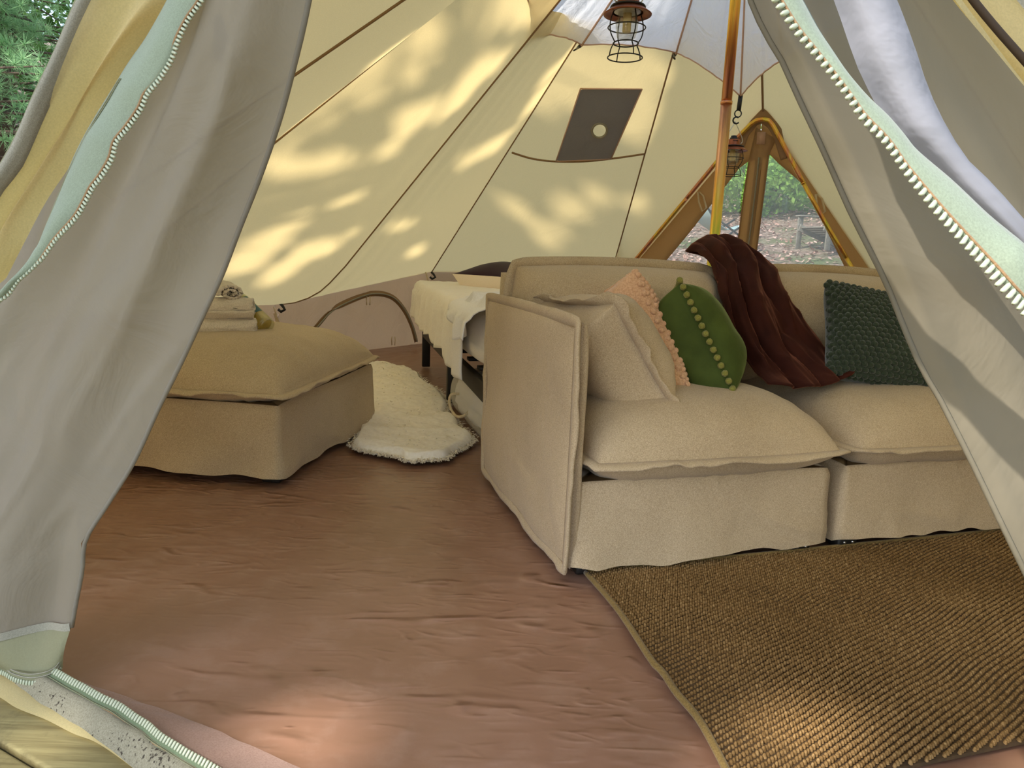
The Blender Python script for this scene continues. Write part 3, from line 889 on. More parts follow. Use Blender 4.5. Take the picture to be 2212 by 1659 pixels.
# ------------------------------------------------------------------ lanterns
def lantern(base, s, label, tilt, hang):
    r = empty('lantern', base, label, 'lantern', 'copper cage lanterns hung from the roof')
    B = vec(base)
    def lz(name, prof, m, par=r, seg=28):
        V, F = latheVF([(a * s, b * s) for a, b in prof], B, seg)
        return obj(name, V, F, m, par)
    cg = None
    def ringpts(rad, z, n=28): return [B + s * vec((rad * math.cos(t), rad * math.sin(t), z)) for t in np.linspace(0, 2 * math.pi, n, endpoint=False)]
    cage = empty('wire_cage', B); cage.parent = r; cage.location = (0, 0, 0); OFF[cage.name] = B
    for rad, z in ((.057, 0), (.041, .044), (.061, .092)):
        tube('cage_ring', ringpts(rad, z), .0021 * s, M['black'], cage, 6, True)
    for k in range(4):
        a = k * math.pi / 2 + tilt
        prof = [(.050, .136), (.058, .115), (.061, .092), (.056, .068), (.041, .044), (.046, .036), (.054, .018), (.057, 0)]
        tube('cage_wire', spline([B + s * vec((q * math.cos(a), q * math.sin(a), z)) for q, z in prof], 22), .0021 * s, M['black'], cage, 6)
    lz('brim', [(.050, .137), (.066, .134), (.078, .130), (.0785, .132), (.068, .139), (.054, .150), (.050, .153), (.046, .150)], M['copper'])
    lz('cap_plate', [(.0, .157), (.056, .157), (.058, .154), (.056, .151), (0, .151)], M['black'])
    h = lz('housing', [(.044, .156), (.038, .160), (.036, .164), (.035, .186), (.031, .190), (0, .191)], M['copper'])
    for k in range(5):
        a = -math.pi / 2 + (k - 2) * .16
        V, F = boxVF(B + s * vec((.0352 * math.cos(a), .0352 * math.sin(a), .181)), (-math.sin(a), math.cos(a), 0), (0, 0, 1), (math.cos(a), math.sin(a), 0), .0035 * s, .006 * s, .002 * s)
        obj('vent_slot', V, F, M['black'], h)
    lz('knob', [(.022, .190), (.021, .200), (.016, .201), (.016, .210), (0, .211)], M['black'])
    lz('glass_globe', [(.030, .137), (.036, .118), (.037, .104), (.035, .080), (.030, .062), (.024, .058), (0, .057)], M['glass'])
    lz('led_tube', [(.0, .078), (.013, .078), (.014, .082), (.014, .137), (0, .138)], M['led'], seg=16)
    lz('reflector', [(.0, .136), (.028, .135), (.044, .139)], M['wire'])
    hd = spline([B + s * vec((-.036, 0, .168)), B + s * vec((-.046, 0, .176)), B + s * vec((-.044, 0, .20)), B + s * vec((-.010, 0, hang - .02)), B + s * vec((0, 0, hang)), B + s * vec((.010, 0, hang - .02)), B + s * vec((.044, 0, .20)), B + s * vec((.046, 0, .176)), B + s * vec((.036, 0, .168))], 40)
    tube('handle', hd, .0022 * s, M['wire'], r, 6)
    return r
L1 = vec((0.331,2.5,1.485))
lantern(L1, 1.0, 'larger looking copper cage lantern hanging nearest, under the white liner', .35, .275)
tube('lantern_cord', [L1 + vec((0, 0, .27)), L1 + vec((0, 0, .62))], .003, M['black'], ln, 6)
L2t = sc2
lantern(L2t - vec((.004, 0, .285)), .98, 'copper cage lantern hanging by black strap beside the pole, before rear window', .9, .285)

# ------------------------------------------------------------------ soft furnishing shapes
def cushionVF(w, d, ht, hb, n=30, p=3.0, q=.55, round_=.18, pin=0.0, pucker=.0, seed=0, lump=.006, freq=40):
    """closed stuffed cushion, seam plane at z=0"""
    s = np.sin(np.linspace(-1, 1, n) * math.pi / 2 * .98); s = s / abs(s[0])
    U, Vv = np.meshgrid(s, s)
    def shape(h, sg):
        u = U * np.sqrt(1 - round_ * Vv ** 2 / 1.0 * .5); v = Vv * np.sqrt(1 - round_ * U ** 2 * .5)
        x = w / 2 * u * (1 - pin * (1 - Vv ** 2) * np.abs(U) ** 3)
        y = d / 2 * v * (1 - pin * (1 - U ** 2) * np.abs(Vv) ** 3)
        p_ = p if sg > 0 else max(p, 9)
        pr = np.clip((1 - np.abs(U) ** p_) * (1 - np.abs(Vv) ** p_), 0, 1) ** q
        z = sg * h * pr
        edge = np.exp(-(1 - np.maximum(np.abs(U), np.abs(Vv))) * 5) * (1 - np.maximum(np.abs(U), np.abs(Vv)) ** 8)
        per = np.where(np.abs(U) > np.abs(Vv), Vv * 1.0, U * 1.0 + 5)
        z = z + sg * pucker * edge * vnoise(per * freq, seed, sg) + lump * pr * vnoise(U * 2.2 + seed, Vv * 2.2, sg)
        return np.stack([x, y, z], -1).reshape(-1, 3)
    T, Bt = shape(ht, 1), shape(hb, -1)
    F = gridF(n, n) + [tuple(i + n * n for i in f[::-1]) for f in gridF(n, n)]
    # stitch the rim
    rim = [i for i in range(n)] + [j * n + n - 1 for j in range(1, n)] + [(n - 1) * n + i for i in range(n - 2, -1, -1)] + [j * n for j in range(n - 2, 0, -1)]
    m_ = len(rim)
    F += [(rim[i] + n * n, rim[(i + 1) % m_] + n * n, rim[(i + 1) % m_], rim[i]) for i in range(m_)]
    return np.vstack([T, Bt]), F, T[rim]

def flangeVF(R, wd=.03, wav=.012, seed=0, freq=16, t=.006, lift=0.0, up=0.0):
    """flat self-welt running round the seam; R = rim loop in the cushion frame"""
    n0 = len(R)
    d = np.r_[0, np.cumsum(np.linalg.norm(np.diff(np.vstack([R, R[:1]]), axis=0), axis=1))]
    n = 180
    tt = np.linspace(0, d[-1], n, endpoint=False)
    Rc = np.vstack([R, R[:1]])
    Q = np.stack([np.interp(tt, d, Rc[:, k]) for k in range(3)], 1)
    c = Q.mean(0)
    T = np.roll(Q, -1, 0) - np.roll(Q, 1, 0)
    O = np.stack([T[:, 1], -T[:, 0], 0 * T[:, 0]], 1)
    O /= np.linalg.norm(O, axis=1)[:, None] + 1e-9
    O = np.where(((Q - c) * O).sum(1)[:, None] < 0, -O, O)
    for _ in range(3): O = (O + np.roll(O, 1, 0) + np.roll(O, -1, 0)) / 3
    wv = wav * vnoise(tt * freq, seed) + wav * .5 * vnoise(tt * freq * 2.7, seed + 5)
    V = []
    for k, (a, z) in enumerate(((-.012, t * .5), (wd * .5, t * .6), (wd, t * .3), (wd, -t * .3), (wd * .5, -t * .6), (-.012, -t * .5))):
        f = max(a, 0) / wd
        V.append(Q + O * a + np.stack([0 * wv, 0 * wv, z + wv * f ** 1.5 + up * f], 1))
    V = np.vstack(V)
    return V, gridF(n, 6, cu=True, cv=True)

def cushion(name, parent, o, X, Y, Z, w, d, ht, hb, m, flange=.0, fl_kw={}, label=None, **k):
    V, F, R = cushionVF(w, d, ht, hb, **k)
    c = obj(name, frame(V, o, X, Y, Z), F, m, parent, label=label)
    if flange > 0:
        V2, F2 = flangeVF(R, flange, **fl_kw)
        obj('flange', frame(V2, o, X, Y, Z), F2, m, c if parent is not None else c)
    return c

def skirtVF(w, d, h, hem, seed=0, r=.012, flare=.012, wr=.012, sag=()):
    """slip-covered box: walls with soft creases and an uneven hem, top closed"""
    per = []
    segs = [((0, 0), (w, 0)), ((w, 0), (w, d)), ((w, d), (0, d)), ((0, d), (0, 0))]
    for (x0, y0), (x1, y1) in segs:
        for t in np.linspace(0, 1, 40, endpoint=False): per.append((x0 + (x1 - x0) * t, y0 + (y1 - y0) * t, (y1 - y0), -(x1 - x0)))
    per = np.array(per)
    nrm_ = per[:, 2:] / np.linalg.norm(per[:, 2:], axis=1)[:, None]
    for _ in range(2): nrm_ = (nrm_ + np.roll(nrm_, 1, 0) + np.roll(nrm_, -1, 0)) / 3
    n = len(per)
    V = []
    rows = np.linspace(0, 1, 22)
    idx = np.arange(n)
    hz = hem + .012 * vnoise(idx * .09 + seed, 1.7) + .006 * vnoise(idx * .3, seed)
    for t in rows:
        z = h * (1 - t) + hz * t
        top_in = -r * (1 - smooth(0, .08, t))
        bul = top_in + flare * t ** 1.5 + wr * vnoise(per[:, 0] * 5 + z * 4 + seed, per[:, 1] * 5 - z * 3, seed) * (.3 + t) + wr * .8 * (1 - np.abs(vnoise(per[:, 0] * 6 + z * 7 + seed * 2, per[:, 1] * 6 + z * 6, 3.3))) ** 6 * t
        V.append(np.stack([per[:, 0] + nrm_[:, 0] * bul, per[:, 1] + nrm_[:, 1] * bul, z + 0 * per[:, 0]], 1))
    V = np.vstack(V)
    F = gridF(n, len(rows), cu=True)
    V = np.vstack([V, [[w / 2, d / 2, h]]])
    F += [(n * len(rows), i, (i + 1) % n) for i in range(n)]
    return V, F

SU, SV, UP = norm((.957, .29, 0)), norm((-.29, .957, 0)), vec((0, 0, 1))
SO = vec((.178, 1.757, 0))
def sp(a, b, c): return SO + SU * a + SV * b + UP * c     # sofa frame: along, depth, up

def foot(parent, p, X, Y, screws=True):
    f = obj('foot', *boxVF(vec(p) + vec((0, 0, .02)), X, Y, UP, .07, .05, .038, .008), M['black'], parent, label='black plastic foot')
    for dx in (-.014, .016):
        V, F = latheVF([(0, .003), (.0045, .002), (.005, 0)], vec(p) - norm(Y) * .026 + norm(X) * dx + vec((0, 0, .022)), 10, axis=-norm(Y))
        obj('screw', V, F, M['screw'], f)

def sofa_section(s0, w, label, arm=False, seed=0, base_w=None):
    r = empty('sofa_section', sp(s0, 0, 0), label, 'sofa', 'slip-covered sofa sections')
    bw = base_w or w
    V, F = skirtVF(bw, .86, .264, .035, seed)
    obj('base', frame(V, sp(s0, 0, 0), SU, SV, UP), F, M['linen'], r)
    # back panel
    V, F, R = cushionVF(bw - .02, .72, .05, .05, n=24, p=9, q=.4, round_=.05, seed=seed + 2)
    bk = obj('backrest', frame(V, sp(s0 + bw / 2, .83, .415), SU, norm(UP * .98 + SV * .06), -SV), F, M['linen'], r)
    # seat cushion
    a0 = .022 if arm else 0
    sc = cushion('seat_cushion', r, sp(s0 + a0 + (w - a0) / 2 + .01, .38, .318), SU, SV, UP, w - a0 - .01, .83, .155, .072, M['linen'], .034,
                 dict(wav=.010, seed=seed + 1, freq=11, t=.010), n=40, p=4.2, q=.5, round_=.10, pucker=.010, seed=seed, freq=22, lump=.010)
    # back cushion, its welt standing up along the rear edge
    bc = cushion('back_cushion', r, sp(s0 + bw / 2 + .01, .70, .595), SU, norm(UP + SV * .12), -SV, bw + .0, .43, .22, .05, M['linen'], .030,
                 dict(wav=.010, seed=seed + 8, freq=9, t=.012), n=36, p=4, q=.45, round_=.22, pucker=.006, seed=seed + 3, lump=.012)
    for fx in (.05, bw - .06):
        foot(r, sp(s0 + fx, .035, 0), SU, SV)
        foot(r, sp(s0 + fx, .80, 0), SU, SV)
    if arm:
        V, F, R = cushionVF(.885, .655, .024, .030, n=36, p=12, q=.35, round_=.05, seed=4, lump=.010, pucker=.003)
        am = obj('arm', frame(V, sp(s0 - .012, .425, .357), SV, UP, -SU), F, M['linen'], r)
        V2, F2 = flangeVF(R, .018, wav=.006, seed=3, freq=9, t=.010)
        V2[:, 1] = np.maximum(V2[:, 1], -.345)
        obj('flange', frame(V2, sp(s0 - .026, .425, .357), SV, UP, -SU), F2, M['linen'], am)
    return r
sofa_section(0.0, .80, 'sofa corner section with tall linen arm, nearest the door', True, 3, .786)
sofa_section(.845, .755, 'armless linen sofa section right of the gap, brown throw falling onto it', False, 9)
sofa_section(1.70, .81, 'third linen sofa section almost hidden behind the right tent flap', False, 21)

# ------------------------------------------------------------------ cushions on the sofa
lin_c = sp(.215, .33, .60)
Y_ = norm(vec((-0.215,-0.065,0.322)))
X_ = norm(sp(-.16, .97, .10) - SO)
def up_cushion(name, label, cat, near_top, near_bot, depth_dir, w, thick, m, group=None, flange=0.0, **k):
    """square cushion whose near side runs from near_bot to near_top and which reaches back along depth_dir"""
    nt_, nb_ = vec(near_top), vec(near_bot)
    Yd = nt_ - nb_; h = np.linalg.norm(Yd); Yd = Yd / h
    Xd = norm(depth_dir); Xd = norm(Xd - Yd * (Xd @ Yd))
    Zd = np.cross(Xd, Yd)
    o = (nt_ + nb_) / 2 + Xd * w / 2
    V, F, R = cushionVF(w, h, thick, thick, **k)
    root = obj(name, frame(V, o, Xd, Yd, Zd), F, m, None, loc=nb_ + Xd * w / 2)
    tag(root, label, cat, group)
    return root, o, Xd, Yd, Zd, V, R, h
def sdir(a, b, c): return SU * a + SV * b + UP * c

root, o, X, Y, Z, V, R, h = up_cushion('throw_cushion', 'large plain linen cushion with flanged edge leaning on the sofa arm', 'cushion',
    (0.263,1.887,0.722), (0.465,1.949,0.418), sdir(-.20, .97, .12), .50, .14, M['linen'], n=40, p=2.8, q=.5, round_=.06, pin=.05, pucker=.010, seed=31, freq=14, lump=.012)
V2, F2 = flangeVF(R, .028, wav=.022, seed=12, freq=13, t=.008)
obj('flange', frame(V2, o, X, Y, Z), F2, M['linen'], root)

def bobbles(name, root, o, X, Y, Z, w, h, thick, m, pitch, size, p, q, pin, round_, side=(1, -1), skip=.0):
    VV, FF = [], []
    base = np.array([(math.cos(a) * r_, math.sin(a) * r_, z_) for r_, z_ in ((1, -.3), (.82, .5), (.35, .92)) for a in np.linspace(0, 2 * math.pi, 8, endpoint=False)] + [(0, 0, 1.0)])
    bf = gridF(8, 3, cu=True)
    bf3 = []
    for f in bf: bf3 += [(f[0], f[1], f[2]), (f[0], f[2], f[3])]
    bf3 += [(16 + k, 16 + (k + 1) % 8, 24) for k in range(8)]
    bf3 = np.array(bf3)
    cnt = 0
    rng = np.random.default_rng(5)
    for sg in side:
        nx, ny = int(w / pitch), int(h / (pitch * .84))
        for j in range(ny + 1):
            for i in range(nx + 1):
                u = -1 + 2 * (i + (.5 if j % 2 else 0)) / nx; v = -1 + 2 * j / ny
                if abs(u) > 1 or abs(v) > 1: continue
                u += rng.normal(0, .006); v += rng.normal(0, .006); v = max(-.985, min(.985, v))
                def pos(u, v):
                    uu = u * math.sqrt(1 - round_ * v * v * .5); vv = v * math.sqrt(1 - round_ * u * u * .5)
                    return np.array([w / 2 * uu * (1 - pin * (1 - v * v) * abs(u) ** 3), h / 2 * vv * (1 - pin * (1 - u * u) * abs(v) ** 3),
                                     sg * thick * max(0, (1 - abs(u) ** p) * (1 - abs(v) ** p)) ** q])
                c = pos(u, v); e = 2e-2
                n_ = np.cross(pos(min(u + e, .999), v) - c, pos(u, min(v + e, .999)) - c) * sg
                n_ = n_ / (np.linalg.norm(n_) + 1e-9)
                t1 = norm(np.cross(n_, vec((.1, .2, .97)))); t2 = np.cross(n_, t1)
                s = size * rng.uniform(.9, 1.1)
                VV.append(c + base[:, :1] * t1 * s + base[:, 1:2] * t2 * s * .9 + base[:, 2:3] * n_ * s * .75)
                FF.append(bf3 + cnt); cnt += len(base)
    V = frame(np.vstack(VV), o, X, Y, Z)
    return fastobj(name, V, np.vstack(FF), m, root, 'stuff')

kw = dict(p=2.4, q=.55, pin=.06, round_=.02)
root, o, X, Y, Z, V, R, h = up_cushion('knit_cushion', 'peach chunky knit cushion standing between the linen and green velvet cushions', 'cushion',
    (0.358,2.156,0.807), (0.526,2.092,0.472), sdir(-.12, .98, .0), .40, .085, M['peach'], n=30, seed=41, **kw)
bobbles('knit_bobbles', root, o, X, Y, Z, .40, h, .085, M['peach'], .0180, .0104, kw['p'], kw['q'], kw['pin'], kw['round_'])

root, o, X, Y, Z, V, R, h = up_cushion('velvet_cushion', 'olive green velvet cushion edged with small round pompoms', 'cushion',
    (0.489,2.133,0.774), (0.659,2.06,0.456), sdir(.40, .90, -.04), .36, .11, M['green_velvet'], n=40, p=2.6, q=.55, pin=.07, round_=.04, seed=51, pucker=.016, freq=9, lump=.012)
Pw = frame(R, o, X, Y, Z)
pd = resample(np.vstack([Pw, Pw[:1]]), 60)[:-1]
bm = bmesh.new(); bmesh.ops.create_icosphere(bm, subdivisions=3, radius=.0098)
for v in bm.verts: v.co *= 1 + random.uniform(-.10, .10)
pm = bpy.data.meshes.new('pompom'); bm.to_mesh(pm); bm.free()
pm.polygons.foreach_set('use_smooth', np.ones(len(pm.polygons), bool)); pm.materials.append(M['pompom'])
for i, p in enumerate(pd):
    out = norm(p - o)
    q = bpy.data.objects.new('pompom', pm); COL.objects.link(q); q.parent = root
    q.location = Vector(p + out * .012 - OFF[root.name])
    q.rotation_euler = (random.random() * 6, random.random() * 6, 0)
ct = vec((0.636,2.089,0.488))
obj('care_tag', *boxVF(ct, norm(vec((.5, .2, -.8))), norm(vec((.8, .3, .5))), norm(vec((.3, -.9, 0))), .030, .012, .002), M['black'], root, label='black care tag')

root, o, X, Y, Z, V, R, h = up_cushion('knit_cushion', 'dark green chunky knit cushion at the right end against the sofa back', 'cushion',
    (1.06,2.463,0.787), (1.011,2.26,0.498), sdir(.985, -.16, -.02), .47, .085, M['green_knit'], n=30, seed=61, **kw)
bobbles('knit_bobbles', root, o, X, Y, Z, .47, h, .085, M['green_knit'], .0200, .0112, kw['p'], kw['q'], kw['pin'], kw['round_'])

# ------------------------------------------------------------------ throw blanket
LEFTP = [(0.75,2.902,0.842),(0.647,2.798,0.852),(0.668,2.72,0.848),(0.692,2.581,0.791),(0.694,2.457,0.68),(0.738,2.397,0.569),(0.783,2.327,0.487),(0.798,2.196,0.454)]
RIGHTP = [(0.915,2.952,0.838),(0.862,2.863,0.872),(0.861,2.779,0.877),(0.931,2.675,0.811),(0.958,2.568,0.706),(1.024,2.505,0.606),(1.09,2.43,0.527),(1.119,2.324,0.491)]
MIDP = [(0.801,2.917,0.844),(0.736,2.814,0.906),(0.746,2.723,0.914),(0.792,2.549,0.824),(0.806,2.418,0.703),(0.862,2.361,0.579),(0.925,2.287,0.5),(0.968,2.195,0.455)]
nL = 90
Lc, Rc, Mc = spline(LEFTP, nL), spline(RIGHTP, nL), spline(MIDP, nL)
rows = []
nu = 80
for i in range(nL):
    t = i / (nL - 1)
    for k in range(nu):
        u = k / (nu - 1)
        p = Lc[i] * (1 - u) * (1 - 2 * u) + Mc[i] * 4 * u * (1 - u) + Rc[i] * u * (2 * u - 1)
        wx = u * (2.6 + .5 * t) + .9 * vnoise(t * 1.6 + 3, u * 2.2) + .35 * vnoise(t * 4, u * 5) + t * .9
        f = abs(math.sin(wx * math.pi)) ** .8 * .038 - .012 + .020 * vnoise(u * 6 + t * 3, t * 3.4) + .011 * (1 - abs(vnoise(u * 8 + t * 7, t * 6 - u * 4))) ** 4 + .006 * vnoise(u * 20 + t * 6, t * 11)
        f += .03 * math.exp(-((u - .3) ** 2 / .02 + (t - .30) ** 2 / .006)) - .018 * math.exp(-((u - .45) ** 2 / .006 + (t - .32) ** 2 / .01))
        env = .5 + .5 * smooth(0, .3, t)
        n_ = norm(-SV * .9 + UP * .35 + SU * -.1)
        rows.append(p + n_ * f * env + UP * .012)
bl = obj('throw_blanket', rows, gridF(nu, nL), M['brown_velvet'], None, loc=sp(.85, .3, .47))
sol = bl.modifiers.new('thickness', 'SOLIDIFY'); sol.thickness = .006; sol.offset = 0
tag(bl, 'dark brown velvet throw draped over the sofa back onto the seats', 'blanket')

# ------------------------------------------------------------------ ottoman
OU, OV = norm((-.99, .14, 0)), norm((.139, .99, 0))
OO = vec((-.803, 2.387, 0))
ot = empty('ottoman', OO, 'low square linen ottoman at left with a puffed top cushion', 'ottoman')
def op(a, b, c): return OO + OU * a + OV * b + UP * c
V, F = skirtVF(.98, .98, .290, .022, 77, wr=.012)
V[:, 0] = V[:, 0]
obj('base', frame(V, OO, OU, OV, UP), [f[::-1] for f in F], M['linen'], ot)
cushion('top_cushion', ot, op(.485, .495, .326), -OU, OV, UP, 1.0, 1.0, .172, .054, M['linen'], .034,
        dict(wav=.010, seed=71, freq=9, t=.010), n=44, p=4.0, q=.5, round_=.10, pucker=.018, seed=72, freq=26, lump=.008)
for a, b in ((.05, .05), (.93, .05), (.05, .93), (.93, .93)):
    foot(ot, op(a, b, 0), -OU, OV)

# ------------------------------------------------------------------ towels
def towel(c, axis, r, length, label, squash=.85, seed=0, turns=2.6):
    """a rolled hand towel: spiral sheet with thickness, ends showing the coil"""
    ax = norm(axis); up = UP; sd = norm(np.cross(ax, up)); 
    rng = np.random.default_rng(seed)
    n = 130
    th = np.linspace(0, turns * 2 * math.pi, n)
    rad = r * (.16 + .84 * th / th[-1]) 
    rad_in = np.maximum(rad - r * .27, r * .03)
    mL = 14
    V = []
    for k, x in enumerate(np.linspace(-length / 2, length / 2, mL)):
        shr = 1 - .05 * (abs(x) / (length / 2)) ** 6
        for rr in (rad, rad_in):
            wob = 1 + .02 * vnoise(th * 1.5, x * 20, seed)
            px = np.cos(th + 2.2) * rr * wob * shr; pz = np.sin(th + 2.2) * rr * wob * squash * shr
            V.append(vec(c) + ax * (x + .004 * vnoise(th * .8, seed + 2)[:, None]) + sd * px[:, None] + up * pz[:, None])
    V = np.array(V).reshape(mL, 2, n, 3)
    idx = np.arange(mL * 2 * n).reshape(mL, 2, n)
    F = []
    for k in range(mL - 1):
        for i in range(n - 1):
            F.append((idx[k, 0, i], idx[k, 0, i + 1], idx[k + 1, 0, i + 1], idx[k + 1, 0, i]))
            F.append((idx[k, 1, i + 1], idx[k, 1, i], idx[k + 1, 1, i], idx[k + 1, 1, i + 1]))
        F.append((idx[k, 0, n - 1], idx[k, 1, n - 1], idx[k + 1, 1, n - 1], idx[k + 1, 0, n - 1]))
    for i in range(n - 1):
        F.append((idx[0, 1, i], idx[0, 1, i + 1], idx[0, 0, i + 1], idx[0, 0, i]))
        F.append((idx[-1, 0, i], idx[-1, 0, i + 1], idx[-1, 1, i + 1], idx[-1, 1, i]))
    V = V.reshape(-1, 3)
    V = V + .0016 * RNG.normal(0, 1, V.shape)
    F = [tuple(int(a) for a in f) for f in F]
    o = obj('rolled_towel', V, F, M['towel'], None, loc=vec(c) - UP * r * squash)
    return tag(o, label, 'towel', 'rolled towels stacked on the ottoman')
TB = vec((-1.099,2.75,0.509))
tz = TB[2]
towel(vec((-1.14,2.78,0.506)), norm(vec((.95, .28, 0))), (.053), .24, 'rolled beige towel lying on the ottoman, bottom of the stack', .95, 1)
towel(vec((-1.15,2.79,0.587)), norm(vec((.96, .24, .02))), .053, .24, 'rolled beige towel in the middle of the stack', .92, 2)
towel(vec((-1.164,2.88,0.648)), norm(vec((-.50, .86, .03))), .055, .24, 'rolled beige towel on top of the stack, coiled end facing the viewer', .64, 3, 2.2)

# ------------------------------------------------------------------ wine bottle leaning behind the towels
bb = vec((-0.998,2.86,0.508)); bt = vec((-1.223,2.99,0.659))
bax = norm(bt - bb)
bot = empty('wine_bottle', bb, 'clear bottle of pale wine with teal label leaning behind the towels', 'bottle')
LB = .30
prof = [(0, .006), (.026, .003), (.034, .0), (.0365, .006), (.037, .02), (.037, .175), (.034, .195), (.022, .215), (.0145, .235), (.0135, .285), (.0155, .287), (.0155, .30), (.011, .30), (.011, .235), (.019, .214), (.031, .193), (.0345, .175), (.0345, .02), (.03, .012), (0, .014)]
V, F = latheVF(prof, bb, 32, bax); obj('glass_body', V, F, M['bottle'], bot)
prof = [(0, .015), (.029, .0135), (.0338, .022), (.0338, .165), (.0338, .175), (0, .175)]
V, F = latheVF(prof, bb, 28, bax); obj('wine', V, F, M['wine'], bot)
q = Vector((0, 0, 1)).rotation_difference(Vector(bax)).to_matrix()
Q = np.array(q)
tocam = norm(vec((0, 0, .85)) - bb); lc = Q.T @ tocam; a0 = math.atan2(lc[1], lc[0])
def wrap(a1, a2, z1, z2, r, m, name, par):
    P = []
    for z in np.linspace(z1, z2, 6):
        for a in np.linspace(a1, a2, 16): P.append(Q @ vec((r * math.cos(a), r * math.sin(a), z)) + bb)
    return obj(name, P, gridF(16, 6), m, par)
lbl = wrap(a0 - 1.15, a0 + 1.15, .062, .165, .0374, M['label'], 'label', bot)
for k, (z, a1, a2) in enumerate(((.150, -.25, .45), (.140, -.5, .6), (.118, -.3, .35), (.110, -.35, .3))):
    wrap(a0 + a1, a0 + a2, z, z + .0035, .0377, M['print'], 'label_print', lbl)
tube('bottle_cap', [bb + bax * .255, bb + bax * .302], .0162, M['label'], bot, 16)

# ------------------------------------------------------------------ bed
BO = vec((-.664, 5.093, 0)); BR, BN = norm((.97, .24, 0)), norm((.24, -.97, 0))
def bp_(a, b, c): return BO + BR * a + BN * b + UP * c
BW, BL = .90, 2.42
bed = empty('bed', bp_(BW / 2, BL / 2, 0), 'low dark metal bed frame on legs carrying the mattress', 'bed')
for a in (.03, BW - .03):
    for b in (.03, 1.245, BL - .01):
        obj('leg', *boxVF(bp_(a, b, .168), BR, BN, UP, .055, .05, .336, .004), M['black_metal'], bed)
for a in (.015, BW - .015):
    obj('side_rail', *boxVF(bp_(a, BL / 2, .262), BR, BN, UP, .03, BL - .06, .085, .004), M['black_metal'], bed)
for b in (.0, BL):
    obj('end_rail', *boxVF(bp_(BW / 2, b + (.015 if b == 0 else -.0), .262), BR, BN, UP, BW - .07, .03, .085, .004), M['black_metal'], bed)
for k in range(9):
    obj('slat', *boxVF(bp_(BW / 2, .14 + k * .265, .322), BR, BN, UP, BW - .06, .06, .016, .002), M['black_metal'], bed)
# mattress in a fitted sheet
V, F, R = cushionVF(BW + .05, BL + .03, .14, .11, n=40, p=10, q=.35, round_=.06, seed=81, lump=.008, pucker=.006, freq=30)
mt = obj('mattress', frame(V, bp_(BW / 2 - .0, BL / 2 - .02, .455), BR, -BN, UP), F, M['bedsheet'], None, loc=bp_(BW / 2, BL / 2, .336))
tag(mt, 'thick mattress in a cream fitted sheet on the bed frame', 'mattress')
# bedspread over the far half, hanging down the left side
rows = []
nb, na = 80, 70
for j in range(nb):
    b = -.05 + 2.10 * j / (nb - 1)
    for i in range(na):
        u = i / (na - 1)
        hang = .26 + .03 * smooth(.3, 1.3, b) + .025 * vnoise(b * 4, 2.2) + .04 * smooth(1.6, 2.0, b)
        arc = u * (hang + .9) - hang          # negative: hanging part
        if arc < 0:
            dz = arc
            fold = .014 * math.sin(b * 24 + 1.5 * vnoise(b * 5, dz * 3)) * smooth(0, -.2, dz) + .008 * vnoise(b * 30, dz * 14)
            rr = .03
            a = -.052 - fold - .015 * smooth(0, -.1, dz); z = .607 + dz
            if dz > -.05:
                k = -dz / .05
                a = -.012 - .04 * math.sin(k * math.pi / 2); z = .607 - .05 * (1 - math.cos(k * math.pi / 2))
        else:
            a = arc - .012; z = .607 + .004 * vnoise(a * 9, b * 9) + .003 * vnoise(a * 25, b * 25)
        rows.append(bp_(a, b, z))
bs = obj('bedspread', rows, gridF(na, nb), M['bedspread'], None, loc=bp_(.4, .8, .6))
sol = bs.modifiers.new('thickness', 'SOLIDIFY'); sol.thickness = .006; sol.offset = 0
tag(bs, 'crinkled cream bedspread over the far half of the bed', 'bedspread')
# rumpled white sheet at the sofa end
rows = []
for j in range(60):
    b = 1.78 + .60 * j / 59
    for i in range(60):
        u = i / 59
        l0 = .20 + .07 * vnoise(b * 5, 9.1) 
        hang = .05 + .07 * smooth(1.85, 2.2, b) + .05 * vnoise(b * 7, 4.4)
        arc = u * (hang + .55) - hang
        if arc < 0:
            a = -.082 - .02 * math.sin(b * 30) * smooth(0, -.12, arc) - .012; z = .618 + arc
            if arc > -.05:
                k = -arc / .05; a = -.005 - .078 * math.sin(k * math.pi / 2); z = .618 - .05 * (1 - math.cos(k * math.pi / 2))
        else:
            a = arc - .005; z = .615 + .05 * abs(vnoise(a * 7 + b * 4, b * 8)) + .02 * abs(vnoise(a * 20, b * 18))
        rows.append(bp_(a, b, z))
ws = obj('bed_sheet', rows, gridF(60, 60), M['whitesheet'], None, loc=bp_(.2, 1.8, .61))
sol = ws.modifiers.new('thickness', 'SOLIDIFY'); sol.thickness = .004; sol.offset = 0
tag(ws, 'rumpled white sheet spilling over the bed edge beside the sofa', 'sheet')
# pillow: plum upper side, cream underside
pc = vec((-0.07,4.75,0.686))
PX, PZ = norm((.80, -.60, 0)), norm((-.10, .06, 1))
PY = np.cross(PZ, PX)
pr_ = empty('pillow', pc - UP * .08, 'bed pillow, plum above and cream below, at the head of the bed', 'pillow')
V, F, R = cushionVF(.50, .50, .085, .12, n=30, p=2.0, q=.7, pin=.06, round_=.0, seed=91, lump=.006)
nn = 30 * 30
rim_n = len(F) - 2 * 29 * 29
Wd = frame(V, pc, PX, PY, PZ)
obj('upper_cover', Wd[:nn], gridF(30, 30), M['plum'], pr_, label='plum upper cover')
obj('lower_cover', Wd[nn:], [f[::-1] for f in gridF(30, 30)], M['cream'], pr_, label='cream lower cover')

